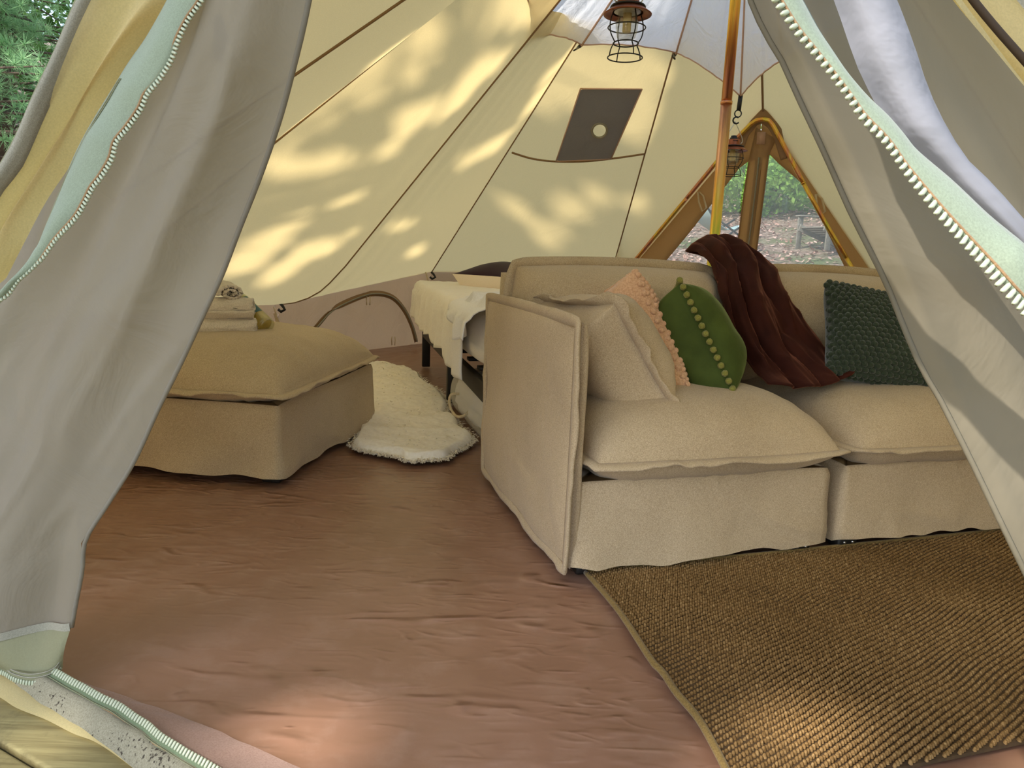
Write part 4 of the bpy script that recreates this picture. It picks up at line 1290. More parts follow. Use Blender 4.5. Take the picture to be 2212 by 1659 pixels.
# storage bag under the bed
bag0, bag1 = vec((-0.287,3.621,0)), vec((-0.116,3.119,0))
bd = norm(bag1 - bag0); bs_ = norm(np.cross(UP, bd)); 
if bs_ @ vec((1, 0, 0)) < 0: bs_ = -bs_
bl_ = .80
bg_ = empty('storage_bag', bag0, 'clear plastic storage bag of white bedding under the bed', 'bag')
V, F, R = cushionVF(bl_, .36, .14, .11, n=30, p=10, q=.3, round_=.1, seed=95, lump=.02)
bc_ = bag0 + bd * (bl_ / 2 - .02) + bs_ * .145 + UP * .115
W1 = frame(V, bc_, bd, bs_, UP)
obj('plastic_cover', W1, F, M['bagvinyl'], bg_)
V, F, R = cushionVF(bl_ - .03, .33, .13, .10, n=44, p=9, q=.4, round_=.2, seed=96, lump=.0)
V[:, 2] *= 1 + .10 * vnoise(V[:, 0] * 22, V[:, 1] * 22, V[:, 2] * 22)
V[:, 1] *= 1 + .07 * vnoise(V[:, 0] * 25, V[:, 2] * 30, 4)
obj('folded_bedding', frame(V, bc_, bd, bs_, UP), F, M['whitesheet'], bg_)
hp = vec((-0.235,3.407,0))
hp = bag0 + bd * .10 - bs_ * .005
tube('cord_handle', spline([hp + UP * .13 - bs_ * .01 + bd * .02, hp + UP * .12 - bs_ * .05, hp + UP * .07 - bs_ * .06 + bd * .03, hp + UP * .04 - bs_ * .05 + bd * .12, hp + UP * .06 - bs_ * .03 + bd * .20, hp + UP * .10 - bs_ * .0 + bd * .22], 24), .007, M['cord'], bg_, 8)

# ------------------------------------------------------------------ sheepskin
out_ = np.array([(-0.979,5.019),(-0.879,4.961),(-0.718,4.784),(-0.627,4.606),(-0.591,4.479),(-0.538,4.316),(-0.461,4.17),(-0.37,3.87),(-0.344,3.688),(-0.344,3.538),(-0.268,3.421),(-0.253,3.294),(-0.21,3.188),(-0.171,3.08),(-0.197,2.956),(-0.241,2.852),(-0.261,2.776),(-0.333,2.741),(-0.405,2.726),(-0.448,2.771),(-0.578,2.827),(-0.64,2.874),(-0.666,2.928),(-0.672,3.048),(-0.69,3.159),(-0.829,3.41),(-0.902,3.66),(-0.91,3.872),(-0.993,4.181),(-0.993,4.428),(-1.054,4.803)])
oc = spline([(x, y, 0) for x, y in np.vstack([out_, out_[:1]])], 300)[:-1, :2]
cxy = oc.mean(0)
# inner shape grown in rings towards a medial line, so that the pile has height
rings = []
for k, (sc_f, z) in enumerate([(1.0, .003), (1.005, .014), (.985, .026), (.95, .033)] + [(f_, .037) for f_ in np.linspace(.92, 0, 34)]):
    mid = np.stack([np.interp(oc[:, 1], [oc[:, 1].min(), oc[:, 1].max()], [-.42, -.86]), oc[:, 1] * .9 + .1 * cxy[1]], 1)
    pt = mid + (oc - mid) * sc_f
    zz = z + .005 * (1 - np.abs(vnoise(pt[:, 0] * 34 + 2 * vnoise(pt[:, 0] * 9, pt[:, 1] * 9), pt[:, 1] * 34))) ** 2 * (k > 2) + .008 * vnoise(pt[:, 0] * 9, pt[:, 1] * 9) * (k > 1) + .004 * vnoise(pt[:, 0] * 26, pt[:, 1] * 26) * (k > 1)
    rings.append(np.stack([pt[:, 0], pt[:, 1], zz], 1))
Vs = np.vstack(rings)
sk = obj('sheepskin_rug', Vs, gridF(len(oc), len(rings), cu=True) , M['fur'], None, loc=(cxy[0], cxy[1], 0))
tag(sk, 'cream sheepskin rug between the ottoman and the bed', 'rug')
# pile
rng = np.random.default_rng(3)
pts = []
while len(pts) < 20000:
    q = rng.uniform((oc[:, 0].min(), oc[:, 1].min()), (oc[:, 0].max(), oc[:, 1].max()), (20000, 2))
    q = q[inside(q[:, 0], q[:, 1], oc)]
    pts += q.tolist()
pts = np.array(pts[:400])
edge_pts = oc[rng.integers(0, len(oc), 7000)] + rng.normal(0, .009, (7000, 2))
pts = np.vstack([pts, edge_pts])
dmin = np.min(np.linalg.norm(pts[:, None, :] - oc[None, ::2, :], axis=2), axis=1)
zb = .036 * smooth(0, .05, dmin) + .004
ang = 2.0 * vnoise(pts[:, 0] * 4, pts[:, 1] * 4) - 1.2 + rng.normal(0, .9, len(pts))
ed = 1 - smooth(0, .04, dmin)
nearest = oc[np.argmin(np.linalg.norm(pts[:, None, :] - oc[None, :, :], axis=2), axis=1)]
outd = nearest - cxy; outd /= np.linalg.norm(outd, axis=1)[:, None]
dirv = np.stack([np.cos(ang), np.sin(ang)], 1) * (1 - ed * .7)[:, None] + outd * (ed * .9)[:, None]
ln_ = rng.uniform(.018, .032, len(pts))
base = np.stack([pts[:, 0], pts[:, 1], zb], 1)
tip = base + np.stack([dirv[:, 0] * ln_, dirv[:, 1] * ln_, ln_ * (.26 - .22 * ed)], 1)
mid_ = base * .45 + tip * .55 + np.stack([0 * ln_, 0 * ln_, ln_ * .12], 1)
tip[:, 2] = np.maximum(tip[:, 2], .003)
sdv = np.stack([-dirv[:, 1], dirv[:, 0], 0 * ln_], 1); sdv /= np.linalg.norm(sdv, axis=1)[:, None] + 1e-9
wd_ = .0030
Vf = np.stack([base - sdv * wd_, base + sdv * wd_, mid_ + sdv * wd_, mid_ - sdv * wd_, tip], 1).reshape(-1, 3)
k5 = np.arange(len(pts))[:, None] * 5
Ff = np.vstack([k5 + [0, 1, 2], k5 + [0, 2, 3], k5 + [3, 2, 4]])
fastobj('wool_pile', Vf, Ff, M['fur'], sk, 'stuff', False)

# ------------------------------------------------------------------ jute rug
RW = spline([(0.216,1.782,0),(0.275,1.583,0),(0.317,1.368,0),(0.332,1.328,0),(0.345,1.26,0),(0.367,1.19,-0),(0.378,1.11,0),(0.387,0.984,0)], 40)
RE = norm((.957, .29, 0))
rugpoly = np.vstack([RW[:, :2], (RW[-1] + RE * 1.75)[:2], (RW[0] + RE * 2.0)[:2]])
jr = empty('jute_rug', RW[0] + RE * .9 - SV * .3, 'woven brown jute rug in front of the sofa', 'rug')
Vr = [vec((x, y, .001)) for x, y in rugpoly] + [vec((x, y, .008)) for x, y in rugpoly]
nr = len(rugpoly)
obj('backing', Vr, [tuple(range(nr, 2 * nr))] + [(i, (i + 1) % nr, (i + 1) % nr + nr, i + nr) for i in range(nr)], M['jute_base'], jr, smooth_shade=False)
tube('edge_binding', [p + UP * .009 for p in RW], .0075, M['jute_edge'], jr, 8)
tube('edge_binding', resample([RW[0] + UP * .009, RW[0] + RE * 2.0 + UP * .009], 30), .0075, M['jute_edge'], jr, 8)
# twisted loops in slanting rows
RD = norm(vec((0.2606, 0.1919, 0)))   # row direction
RP = vec((-RD[1], RD[0], 0))
pr_row, pr_knot = .0118, .0088
rng = np.random.default_rng(8)
ii = np.arange(-420, 420); jj = np.arange(-420, 420)
I, J = np.meshgrid(ii, jj)
cc = RW[0] + RE * .9 - SV * .5
kx = I.ravel() * pr_knot + (J.ravel() % 2) * pr_knot * .5; ky = J.ravel() * pr_row
ky = ky + .004 * vnoise(kx * 8, ky * 8); kx = kx + rng.normal(0, .0007, kx.shape)
KP = cc[None, :2] + kx[:, None] * RD[:2] + ky[:, None] * RP[:2]
sh = inside(KP[:, 0], KP[:, 1], rugpoly)
# only keep the ones in the part of the rug near the doorway side that can be seen
KP = KP[sh]
KP = KP[(KP[:, 0] < 2.05)]
print('knots', len(KP))
bs6 = []
for r_, z_ in ((1.0, 0.0), (.62, .85)):
    for a in np.linspace(0, 2 * math.pi, 6, endpoint=False): bs6.append((math.cos(a) * r_, math.sin(a) * r_, z_))
bs6.append((0, 0, 1.05)); bs6 = np.array(bs6)
f6 = []
for k in range(6):
    f6 += [(k, (k + 1) % 6, 6 + (k + 1) % 6), (k, 6 + (k + 1) % 6, 6 + k), (6 + k, 6 + (k + 1) % 6, 12)]
f6 = np.array(f6)
n = len(KP)
an = math.atan2(RD[1], RD[0]) + .45 + rng.normal(0, .18, n)
la, lb_, hz_ = .0062 * rng.uniform(.9, 1.1, n), .0042 * rng.uniform(.85, 1.15, n), .0062 * rng.uniform(.8, 1.25, n)
bx = bs6[None, :, 0] * la[:, None]; by = bs6[None, :, 1] * lb_[:, None]
vx = KP[:, :1] + bx * np.cos(an)[:, None] - by * np.sin(an)[:, None]
vy = KP[:, 1:] + bx * np.sin(an)[:, None] + by * np.cos(an)[:, None]
und = .003 * vnoise(KP[:, 0] * 3, KP[:, 1] * 3)
vz = .0085 + bs6[None, :, 2] * hz_[:, None] + und[:, None]
Vk = np.stack([vx, vy, vz], -1).reshape(-1, 3)
Fk = (f6[None] + (np.arange(n) * 13)[:, None, None]).reshape(-1, 3)
fastobj('woven_loops', Vk, Fk, M['jute'], jr, 'stuff')

# ------------------------------------------------------------------ door flaps (front)
tooth_bm = bmesh.new(); bmesh.ops.create_cube(tooth_bm, size=1)
bmesh.ops.bevel(tooth_bm, geom=tooth_bm.edges[:], offset=.18, segments=1, affect='EDGES')
TM = bpy.data.meshes.new('zipper_tooth'); tooth_bm.to_mesh(TM); tooth_bm.free(); TM.materials.append(M['zip'])
TM.polygons.foreach_set('use_smooth', np.ones(len(TM.polygons), bool))

def teeth(parent, pts, side, pitch, size, off=0.0):
    """a row of single zip teeth along pts; side = direction the teeth stick out"""
    d = np.linalg.norm(np.diff(np.array(pts), axis=0), axis=1).sum()
    n = int(d / pitch)
    P = resample(pts, n)
    for i in range(n):
        T = norm(P[min(i + 1, n - 1)] - P[max(i - 1, 0)])
        s = norm(side(P[i]) if callable(side) else side); s = norm(s - T * (s @ T)); N = np.cross(T, s)
        o = bpy.data.objects.new('zipper_tooth', TM); COL.objects.link(o); o.parent = parent
        base = OFF[parent.name]
        R_ = Matrix((Vector(T * size[0]), Vector(s * size[1]), Vector(N * size[2]))).transposed().to_4x4()
        o.matrix_local = Matrix.Translation(Vector(P[i] + s * off - base)) @ R_
    return n

def hang(p, pts):
    """run an edge straight up to the hanging point p"""
    return [vec(p) * (1 - t) + vec(pts[0]) * t for t in np.linspace(0, 1, 9)[:-1]] + [vec(q) for q in pts]

def curtain(A, B, n, m, fold, nu=60):
    """surface between edge curves A (left) and B (right), rows from top to bottom; fold(u, v) pushes towards the viewer"""
    A, B = spline(A, n), spline(B, n)
    rows = []
    for i in range(n):
        v = i / (n - 1)
        for u in np.linspace(0, 1, nu):
            p = A[i] * (1 - u) + B[i] * u
            n_ = norm(vec((p[0] * .4, -1, 0)) + vec((-.3, 0, 0)))
            rows.append(p + n_ * fold(u, v))
    return rows, A, B

# --- left inner flap of grey sheer cloth
FA = hang((-.32, 1.0, 1.86), [(-0.551,1.1,1.255),(-0.618,1.12,1.111),(-0.709,1.15,0.98),(-0.84,1.2,0.804),(-0.977,1.24,0.604),(-1.072,1.26,0.423),(-1.146,1.28,0.227),(-1.193,1.3,0.056)])
FB = hang((-.22, .99, 1.86), [(-0.282,1.05,1.245),(-0.3,1.05,1.158),(-0.319,1.06,1.1),(-0.35,1.08,1.022),(-0.39,1.1,0.938),(-0.425,1.11,0.866),(-0.459,1.12,0.794),(-0.495,1.13,0.73),(-0.542,1.15,0.651),(-0.594,1.17,0.567),(-0.654,1.19,0.462),(-0.71,1.2,0.38),(-0.761,1.21,0.306),(-0.778,1.22,0.242),(-0.801,1.23,0.171),(-0.816,1.235,0.118)])
def fold1(u, v):
    f = .035 * math.sin(u * math.pi) * (.4 + .8 * v)
    f += .016 * math.sin((u * 3.2 + v * .7) * math.pi + 1.1 * vnoise(v * 2.5, u * 2)) * math.sin(u * math.pi) ** .5
    f += .014 * vnoise(u * 7 + v * 3, v * 4) * smooth(0, .15, 1 - u)
    f += .007 * (1 - abs(vnoise(u * 4 + v * 2.5, v * 5 - u * 2 + 8))) ** 9 * smooth(.25, .5, v) + .004 * vnoise(u * 13 + v * 2, v * 2.5)
    return f
V, A, B = curtain(FA, FB, 80, None, fold1, 64)
fl1 = empty('tent_flap', (-.95, 1.29, 0), 'grey sheer inner door flap hanging at the left, zip teeth along its hem', 'flap')
obj('flap_cloth', V, gridF(64, 80), M['sheer'], fl1)
bot_row = [vec(p) for p in V[-64:]]
# hem band below
HB = spline([(-1.212,1.3,-0.024),(-1.082,1.27,0.004),(-0.964,1.235,0.021),(-0.919,1.215,0.019),(-0.881,1.205,0.019),(-0.85,1.205,0.025),(-0.836,1.215,0.031),(-0.835,1.225,0.038)], 64)
hm = []
for t in np.linspace(0, 1, 10):
    for k in range(64):
        p = bot_row[k] * (1 - t) + HB[k] * t
        hm.append(p + vec((0, -1, 0)) * .008 * math.sin(math.pi * t))
hb = obj('hem_band', hm, gridF(64, 10), M['hem'], fl1, label='pale green hem band')
def off(pts, d): return [vec(p) + vec(d) for p in pts]
mb = MB()
rows = []
for t, dz in ((0, .010), (1, -.006)):
    for k in range(64): rows.append(bot_row[k] + vec((0, -.005, dz)))
obj('seam_band', rows, gridF(64, 2), M['binding'], fl1, label='grey stitched band above the hem')
rows = []
for t, dz in ((0, .020), (.5, .010), (1, .001)):
    for k in range(64): rows.append(HB[k] + vec((0, -.004 - .001 * t, dz)))
zt = obj('zipper_tape', rows, gridF(64, 3), M['hem'], fl1)
teeth(zt, [p + vec((0, -.007, .001)) for p in HB], vec((0, -.3, -1)), .0062, (.0042, .0085, .004))
for dz in (.019, .012):
    tube('stitch_line', [HB[k] + vec((0, -.0065, dz)) for k in range(64)], .0009, M['binding'], zt, 5)
tube('edge_hem', [p + vec((0, -.003, 0)) for p in B], .004, M['sheer'], fl1, 6)
# toggles dangling behind the sheer cloth
for p in [(-0.503,1.25,1.179),(-1.011,1.4,0.509)]:
    p = vec(p)
    tube('toggle', [p + vec((0, 0, .03)), p + vec((.004, 0, 0)), p + vec((-.004, 0, -.04))], [.006, .012, .008], M['black'], fl1, 10)

# --- left canvas flap: zipped strip, yellow canvas, bound edge
fl2 = empty('tent_flap', (-1.0, 1.1, 0), 'yellow canvas door flap at far left with pale zip strip and grey bound edge', 'flap')
ZR = spline([(-0.353,0.86,1.137),(-0.363,0.86,1.112),(-0.379,0.86,1.091),(-0.392,0.86,1.068),(-0.4,0.86,1.049),(-0.414,0.86,1.028),(-0.43,0.86,1.01),(-0.438,0.86,0.994),(-0.454,0.86,0.973),(-0.469,0.86,0.956),(-0.475,0.86,0.938),(-0.488,0.86,0.918),(-0.5,0.86,0.904),(-0.51,0.86,0.887),(-0.523,0.86,0.868),(-0.546,0.86,0.845),(-0.556,0.86,0.833),(-0.566,0.86,0.82),(-0.585,0.86,0.802),(-0.598,0.86,0.791),(-0.612,0.86,0.775),(-0.623,0.86,0.767),(-0.648,0.86,0.743),(-0.681,0.86,0.702)], 120)
ZL = spline([(-0.407,0.9,1.149),(-0.421,0.9,1.123),(-0.448,0.9,1.082),(-0.474,0.9,1.049),(-0.501,0.9,1.01),(-0.525,0.9,0.975),(-0.546,0.9,0.94),(-0.567,0.9,0.898),(-0.576,0.89,0.865),(-0.581,0.88,0.837),(-0.589,0.88,0.826),(-0.603,0.88,0.804),(-0.618,0.87,0.782),(-0.636,0.87,0.768),(-0.667,0.87,0.742),(-0.7,0.87,0.7)], 120)
rows = []
for i in range(120):
    for u in np.linspace(0, 1, 9):
        p = ZL[i] * (1 - u) + ZR[i] * u
        rows.append(p + vec((0, -1, 0)) * (.012 * math.sin(u * math.pi) + .003 * vnoise(i * .1, u * 3)))
za, zb = resample([(-.28, .95, 1.85), ZL[0]], 20)[:-1], resample([(-.25, .95, 1.85), ZR[0]], 20)[:-1]
rows = [a * (1 - u) + b * u for a, b in zip(za, zb) for u in np.linspace(0, 1, 9)] + rows
zs = obj('zipper_tape', rows, gridF(9, 139), M['ziptape'], fl2, label='pale green zip strip')
zs.modifiers.new('t', 'SOLIDIFY').thickness = .0015
tube('tape_cord', [ZR[i] * .94 + ZL[i] * .06 + vec((0, -.004, 0)) for i in range(120)], .0016, M['tape'], zs, 6)
for u in (.10, .17):
    tube('stitch_line', [ZL[i] * (1 - u) + ZR[i] * u + vec((0, -.012 * math.sin(u * math.pi) - .001, 0)) for i in range(30, 95)], .0007, M['hem'], zs, 5)
cs = {}
def outward(p):
    i = int(np.argmin(np.linalg.norm(ZR - p, axis=1))); return ZR[i] - ZL[i]
teeth(zs, ZR + np.array([0, -.003, 0]), outward, .0046, (.0030, .0085, .0035), .002)
CL = [(-0.571,1.02,1.156),(-0.619,1.02,1.072),(-0.654,1.02,1.009),(-0.698,1.03,0.941),(-0.732,1.03,0.902),(-0.802,1.04,0.807),(-0.873,1.05,0.668)]
CR = [(-0.471,1.02,1.16),(-0.528,1.04,1.111),(-0.59,1.06,1.044),(-0.645,1.06,0.961),(-0.694,1.06,0.897),(-0.734,1.06,0.833),(-0.772,1.07,0.781)]
V, A, B = curtain(hang((-.40, .96, 1.84), [(-0.553,1.02,1.191)] + CL), hang((-.30, .97, 1.85), [(-0.443,1.02,1.195)] + CR), 60, None, lambda u, v: .012 * math.sin(u * 9 + v * 2) * (1 - u * .3) - .05 * smooth(.72, 1, u) * (1 - smooth(.25, .6, v)), 40)
obj('flap_cloth', V, gridF(40, 60), M['flap_canvas'], fl2)
BLx = [(-0.566,1.01,1.187),(-0.586,1.01,1.153),(-0.621,1.01,1.085),(-0.652,1.01,1.033),(-0.687,1.02,0.981),(-0.722,1.02,0.927),(-0.791,1.03,0.834),(-0.867,1.04,0.711)]
bA = spline(hang((-.44, .955, 1.83), BLx), 60)
rows = []
for i in range(60):
    a, b = bA[i], A[i]
    for u in np.linspace(0, 1, 7):
        rows.append(a * (1 - u) + b * u + vec((-.3, -1, 0)) * (.010 * math.sin(u * math.pi)))
eb = obj('edge_binding', rows, gridF(7, 60), M['binding'], fl2, label='grey bound edge')
eb.modifiers.new('t', 'SOLIDIFY').thickness = .004
tube('edge_piping', bA + np.array([-.002, -.002, 0]), .0042, M['hem'], fl2, 8)

# --- right flap: grey sheer, zip strip, sunlit mesh fold
fr = empty('tent_flap', (.42, .55, 0), 'grey sheer door flap close at the right, coarse zip strip running down it', 'flap')
RL = hang((-.16, .95, 1.86), [(0.17,0.62,1.081),(0.18,0.62,1.054),(0.192,0.61,1.026),(0.206,0.61,1.008),(0.219,0.6,0.978),(0.234,0.59,0.946),(0.249,0.59,0.921),(0.263,0.58,0.889),(0.287,0.57,0.845),(0.299,0.57,0.825),(0.308,0.56,0.799),(0.32,0.55,0.77),(0.333,0.55,0.753),(0.341,0.54,0.734),(0.357,0.53,0.702),(0.374,0.52,0.667),(0.397,0.51,0.623),(0.447,0.5,0.536),(0.512,0.5,0.423)])
RR = hang((-.06, .90, 1.86), [(0.333,0.66,1.102),(0.359,0.66,1.073),(0.399,0.66,1.036),(0.438,0.66,0.997),(0.47,0.65,0.955),(0.518,0.64,0.893),(0.554,0.62,0.827),(0.592,0.6,0.751),(0.609,0.58,0.676),(0.63,0.56,0.581),(0.672,0.55,0.459),(0.709,0.55,0.368)])
def fold3(u, v):
    f = .012 * math.sin(u * math.pi * 2.1 + .4) + .006 * math.sin(u * 17 + v * 4 + vnoise(v * 4, u * 3)) + .006 * vnoise(u * 5, v * 9)
    return f * smooth(0, .08, u)
V, A, B = curtain(RL, RR, 90, None, fold3, 70)
obj('flap_cloth', V, gridF(70, 90), M['sheer_right_shade'], fr)
tube('edge_hem', A, .0022, M['sheer_right_shade'], fr, 6)
TL = spline([(0.139,0.455,1.012),(0.147,0.455,1.001),(0.159,0.452,0.984),(0.17,0.45,0.972),(0.181,0.448,0.96),(0.192,0.446,0.947),(0.202,0.444,0.934),(0.216,0.442,0.921),(0.229,0.44,0.905),(0.249,0.437,0.883),(0.271,0.435,0.862),(0.283,0.433,0.85),(0.296,0.43,0.836),(0.305,0.43,0.828),(0.328,0.425,0.802)], 90)
TR = spline([(0.157,0.47,1.017),(0.167,0.47,1.006),(0.178,0.468,0.989),(0.187,0.465,0.976),(0.196,0.46,0.962),(0.21,0.46,0.949),(0.223,0.46,0.939),(0.235,0.46,0.928),(0.244,0.458,0.918),(0.266,0.455,0.901),(0.287,0.45,0.882),(0.298,0.445,0.872),(0.306,0.44,0.864),(0.322,0.44,0.851),(0.342,0.43,0.824)], 90)
rows = []
for i in range(90):
    for u in np.linspace(0, 1, 8):
        rows.append(TL[i] * (1 - u) + TR[i] * u + vec((-.2, -1, 0)) * .006 * math.sin(u * math.pi))
za, zb = resample([(-.20, .92, 1.85), TL[0]], 20)[:-1], resample([(-.17, .92, 1.85), TR[0]], 20)[:-1]
rows = [a * (1 - u) + b * u for a, b in zip(za, zb) for u in np.linspace(0, 1, 8)] + rows
zs2 = obj('zipper_tape', rows, gridF(8, 109), M['ziptape'], fr, label='pale green zip strip')
zs2.modifiers.new('t', 'SOLIDIFY').thickness = .0012
tube('tape_cord', [TL[i] * .86 + TR[i] * .14 + vec((-.001, -.0035, 0)) for i in range(90)], .0009, M['tape'], zs2, 6)
def outw2(p):
    i = int(np.argmin(np.linalg.norm(TL - p, axis=1))); return TL[i] - TR[i]
teeth(zs2, TL + np.array([0, -.002, 0]), outw2, .0046, (.0028, .0075, .003), .0015)
ML = spline(hang((-.10, .91, 1.85), [(0.203,0.54,1.048),(0.215,0.54,1.03),(0.232,0.53,0.986),(0.248,0.53,0.962),(0.259,0.52,0.939),(0.284,0.52,0.918),(0.308,0.515,0.895),(0.33,0.51,0.875),(0.357,0.51,0.852),(0.392,0.51,0.819)]), 70)
MR = spline(hang((-.07, .90, 1.85), [(0.249,0.54,1.049),(0.26,0.54,1.032),(0.27,0.53,1.002),(0.284,0.53,0.974),(0.294,0.52,0.948),(0.314,0.52,0.924),(0.332,0.515,0.907),(0.352,0.51,0.885),(0.37,0.51,0.87),(0.402,0.51,0.839)]), 70)
rows = []
for i in range(70):
    for u in np.linspace(0, 1, 16):
        rows.append(ML[i] * (1 - u) + MR[i] * u + vec((-.3, -1, 0)) * (.018 * math.sin(u * math.pi) + .004 * vnoise(u * 4, i * .12)))
obj('mesh_fold', rows, gridF(16, 70), M['sheer_sunlit'], fr, label='fine-mesh fold, sunlight put into its pale cloth')
# --- canvas leaf and painted gap shadow, top right
fr2 = empty('tent_flap', (.9, .6, 0), 'yellow canvas door flap with grey bound edge at the top right corner', 'flap')
V, A, B = curtain(hang((-.10, .96, 1.84), [(0.388,0.74,1.124),(0.41,0.74,1.101),(0.477,0.72,1.015),(0.562,0.7,0.918),(0.656,0.68,0.805)]), hang((-.02, .93, 1.84), [(0.476,0.8,1.149),(0.502,0.8,1.123),(0.526,0.78,1.083),(0.616,0.75,0.974),(0.732,0.72,0.841)]), 40, None, lambda u, v: -.03 * math.exp(-((u - .28) / .12) ** 2) + .006 * math.sin(u * 8), 40)
obj('flap_cloth', V, gridF(40, 40), M['flap_canvas'], fr2)
tube('gap_shadow_tube', spline([(0.392,0.715,1.116),(0.411,0.715,1.095),(0.434,0.71,1.069),(0.461,0.7,1.037),(0.547,0.69,0.953)], 20), .0035, M['gap_shadow'], fr2, 8, label='dark tube standing for the shadow in the canvas gap')
V, F = ribbonVF(B, [norm(vec((1, -.3, .2))) for _ in B], .03, .006)
obj('edge_binding', V, F, M['binding'], fr2, label='grey bound edge')

# ------------------------------------------------------------------ door sill
sill = empty('door_sill', (-.7, 1.1, 0), 'pale canvas door sill strip with mould specks and zip teeth', 'door sill')
SZ = spline([(-1.088,1.33,0.03),(-1.002,1.289,0.03),(-0.917,1.246,0.03),(-0.831,1.2,0.03),(-0.785,1.174,0.03),(-0.756,1.159,0.03),(-0.714,1.135,0.03),(-0.667,1.112,0.03),(-0.629,1.087,0.03),(-0.593,1.065,0.03),(-0.559,1.039,0.03),(-0.522,1.017,0.03),(-0.501,1.004,0.03),(-0.461,0.982,0.03),(-0.386,0.938,0.03),(-0.283,0.875,0.03)], 90)
SB = spline([(-1.093,1.296,0.004),(-1.002,1.261,0.004),(-0.94,1.23,0.004),(-0.899,1.202,0.004),(-0.825,1.155,0.004),(-0.761,1.119,0.004),(-0.7,1.083,0.004),(-0.639,1.045,0.004),(-0.587,1.011,0.004),(-0.531,0.973,0.004),(-0.446,0.912,0.004),(-0.386,0.865,0.004)], 90)
rows = []
for i in range(90):
    for u in np.linspace(0, 1, 9):
        p = SZ[i] * (1 - u) + SB[i] * u
        rows.append(p + UP * (.014 * math.sin(u * math.pi) + .003 * vnoise(i * .2, u * 2)))
obj('sill_strip', rows, gridF(9, 90), M['sill'], sill)
SC = spline([(-1.146,1.301,-0.022),(-1.035,1.253,-0.022),(-0.952,1.212,-0.022),(-0.898,1.182,-0.022),(-0.827,1.154,-0.022),(-0.756,1.12,-0.022),(-0.706,1.101,-0.022),(-0.652,1.07,-0.022),(-0.602,1.038,-0.022),(-0.54,0.995,-0.022),(-0.458,0.936,-0.022),(-0.403,0.887,-0.022)], 90)
rows = []
for i in range(90):
    for u in np.linspace(0, 1, 5):
        rows.append((SB[i] + vec((.03, .03, -.003))) * (1 - u) + SC[i] * u + UP * .006 * math.sin(u * math.pi))
obj('sill_edge', rows, gridF(5, 90), M['flap_canvas'], sill, label='yellow canvas lower edge')
rows = []
for i in range(90):
    T = norm(SZ[min(i + 1, 89)] - SZ[max(i - 1, 0)]); s = np.cross(T, UP)
    for u in (0, .5, 1): rows.append(SZ[i] + (s * (.011 - .011 * u)) + UP * (.000 + .010 * u))
M['ziptape_dark'] = cloth('zip_tape_dark', (96, 108, 80), (112, 126, 96), fine=700, bump=.1)
zt = obj('zipper_tape', rows, gridF(3, 90), M['ziptape_dark'], sill, label='pale green zip tape')
teeth(zt, SZ + np.array([0, 0, .010]), vec((.3, .5, .6)), .0074, (.0050, .0115, .005), .002)
tube('tape_cord', [SZ[i] + norm(SB[i] - SZ[i]) * .014 + UP * .007 for i in range(90)], .0014, M['tape'], sill, 6)
for k in (.16, .24):
    tube('stitch_line', [SZ[i] * (1 - k) + SB[i] * k + UP * (.0145 * math.sin(k * math.pi) + .001) for i in range(90)], .0008, M['hem'], sill, 5)
# sill flap lying inside on the groundsheet
IN_ = spline([(-0.801,1.23,0.003),(-0.693,1.19,0.003),(-0.602,1.156,0.003),(-0.521,1.121,0.003),(-0.426,1.076,0.003),(-0.331,1.03,0.003),(-0.194,0.957,0.003)], 60)
SZ2 = resample(SZ[16:], 60)
rows = []
for i in range(60):
    for u in np.linspace(0, 1, 6): rows.append((SZ2[i] - UP * .004) * (1 - u) + IN_[i] * u + UP * .002 * vnoise(i * .3, u * 3))
M['sill_in'] = cloth('sill_inner', (146, 116, 102), (166, 136, 122), fine=350, bump=.1, rough=.6)
obj('inner_band', rows, gridF(6, 60), M['sill_in'], sill, label='brown inner band on the groundsheet')

# ------------------------------------------------------------------ deck
dk = empty('floor_deck', (-.9, .9, -.03), 'weathered pale wooden deck outside the doorway', None, None, 'structure')
DD, DN = norm((.894, -.447, 0)), norm((.447, .894, 0))
g0 = vec((-0.87,1.097,-0.03))
for k in range(-9, 3):
    c = g0 + DN * (.14 * k + .07) + DD * .6
    obj('plank', *boxVF(vec((c[0], c[1], -.05)) + UP * random.uniform(-.002, .002), DD, DN, UP, 5.0, .131, .04, .006), M['deck'], dk)

# ------------------------------------------------------------------ outside ground
gx = np.linspace(-26, 30, 150); gy = np.linspace(-14, 40, 150)
GX, GY = np.meshgrid(gx, gy)
def ground_z(x, y):
    x = np.asarray(x, float); y = np.asarray(y, float)
    r_ = np.hypot(x - .84, y - 3.1)
    left = smooth(.2, .8, -(x - .84) / np.maximum(r_, .1))
    front = smooth(0, 4, 1.5 - y)
    sl = (.19 + .12 * left) * (1 - front * .7)
    return np.maximum(r_ - 4.0, 0) * sl - .20 + .10 * vnoise(x * .6, y * .6) * smooth(4, 7, r_)
GZ = ground_z(GX, GY)
gi = (np.arange(149)[:, None] * 150 + np.arange(149)[None]).ravel()
grd = fastobj('ground', np.stack([GX, GY, GZ], -1).reshape(-1, 3), np.stack([gi, gi + 1, gi + 151, gi + 150], 1), M['ground'])
tag(grd, 'leaf-littered woodland slope around the tent', None, None, 'structure')

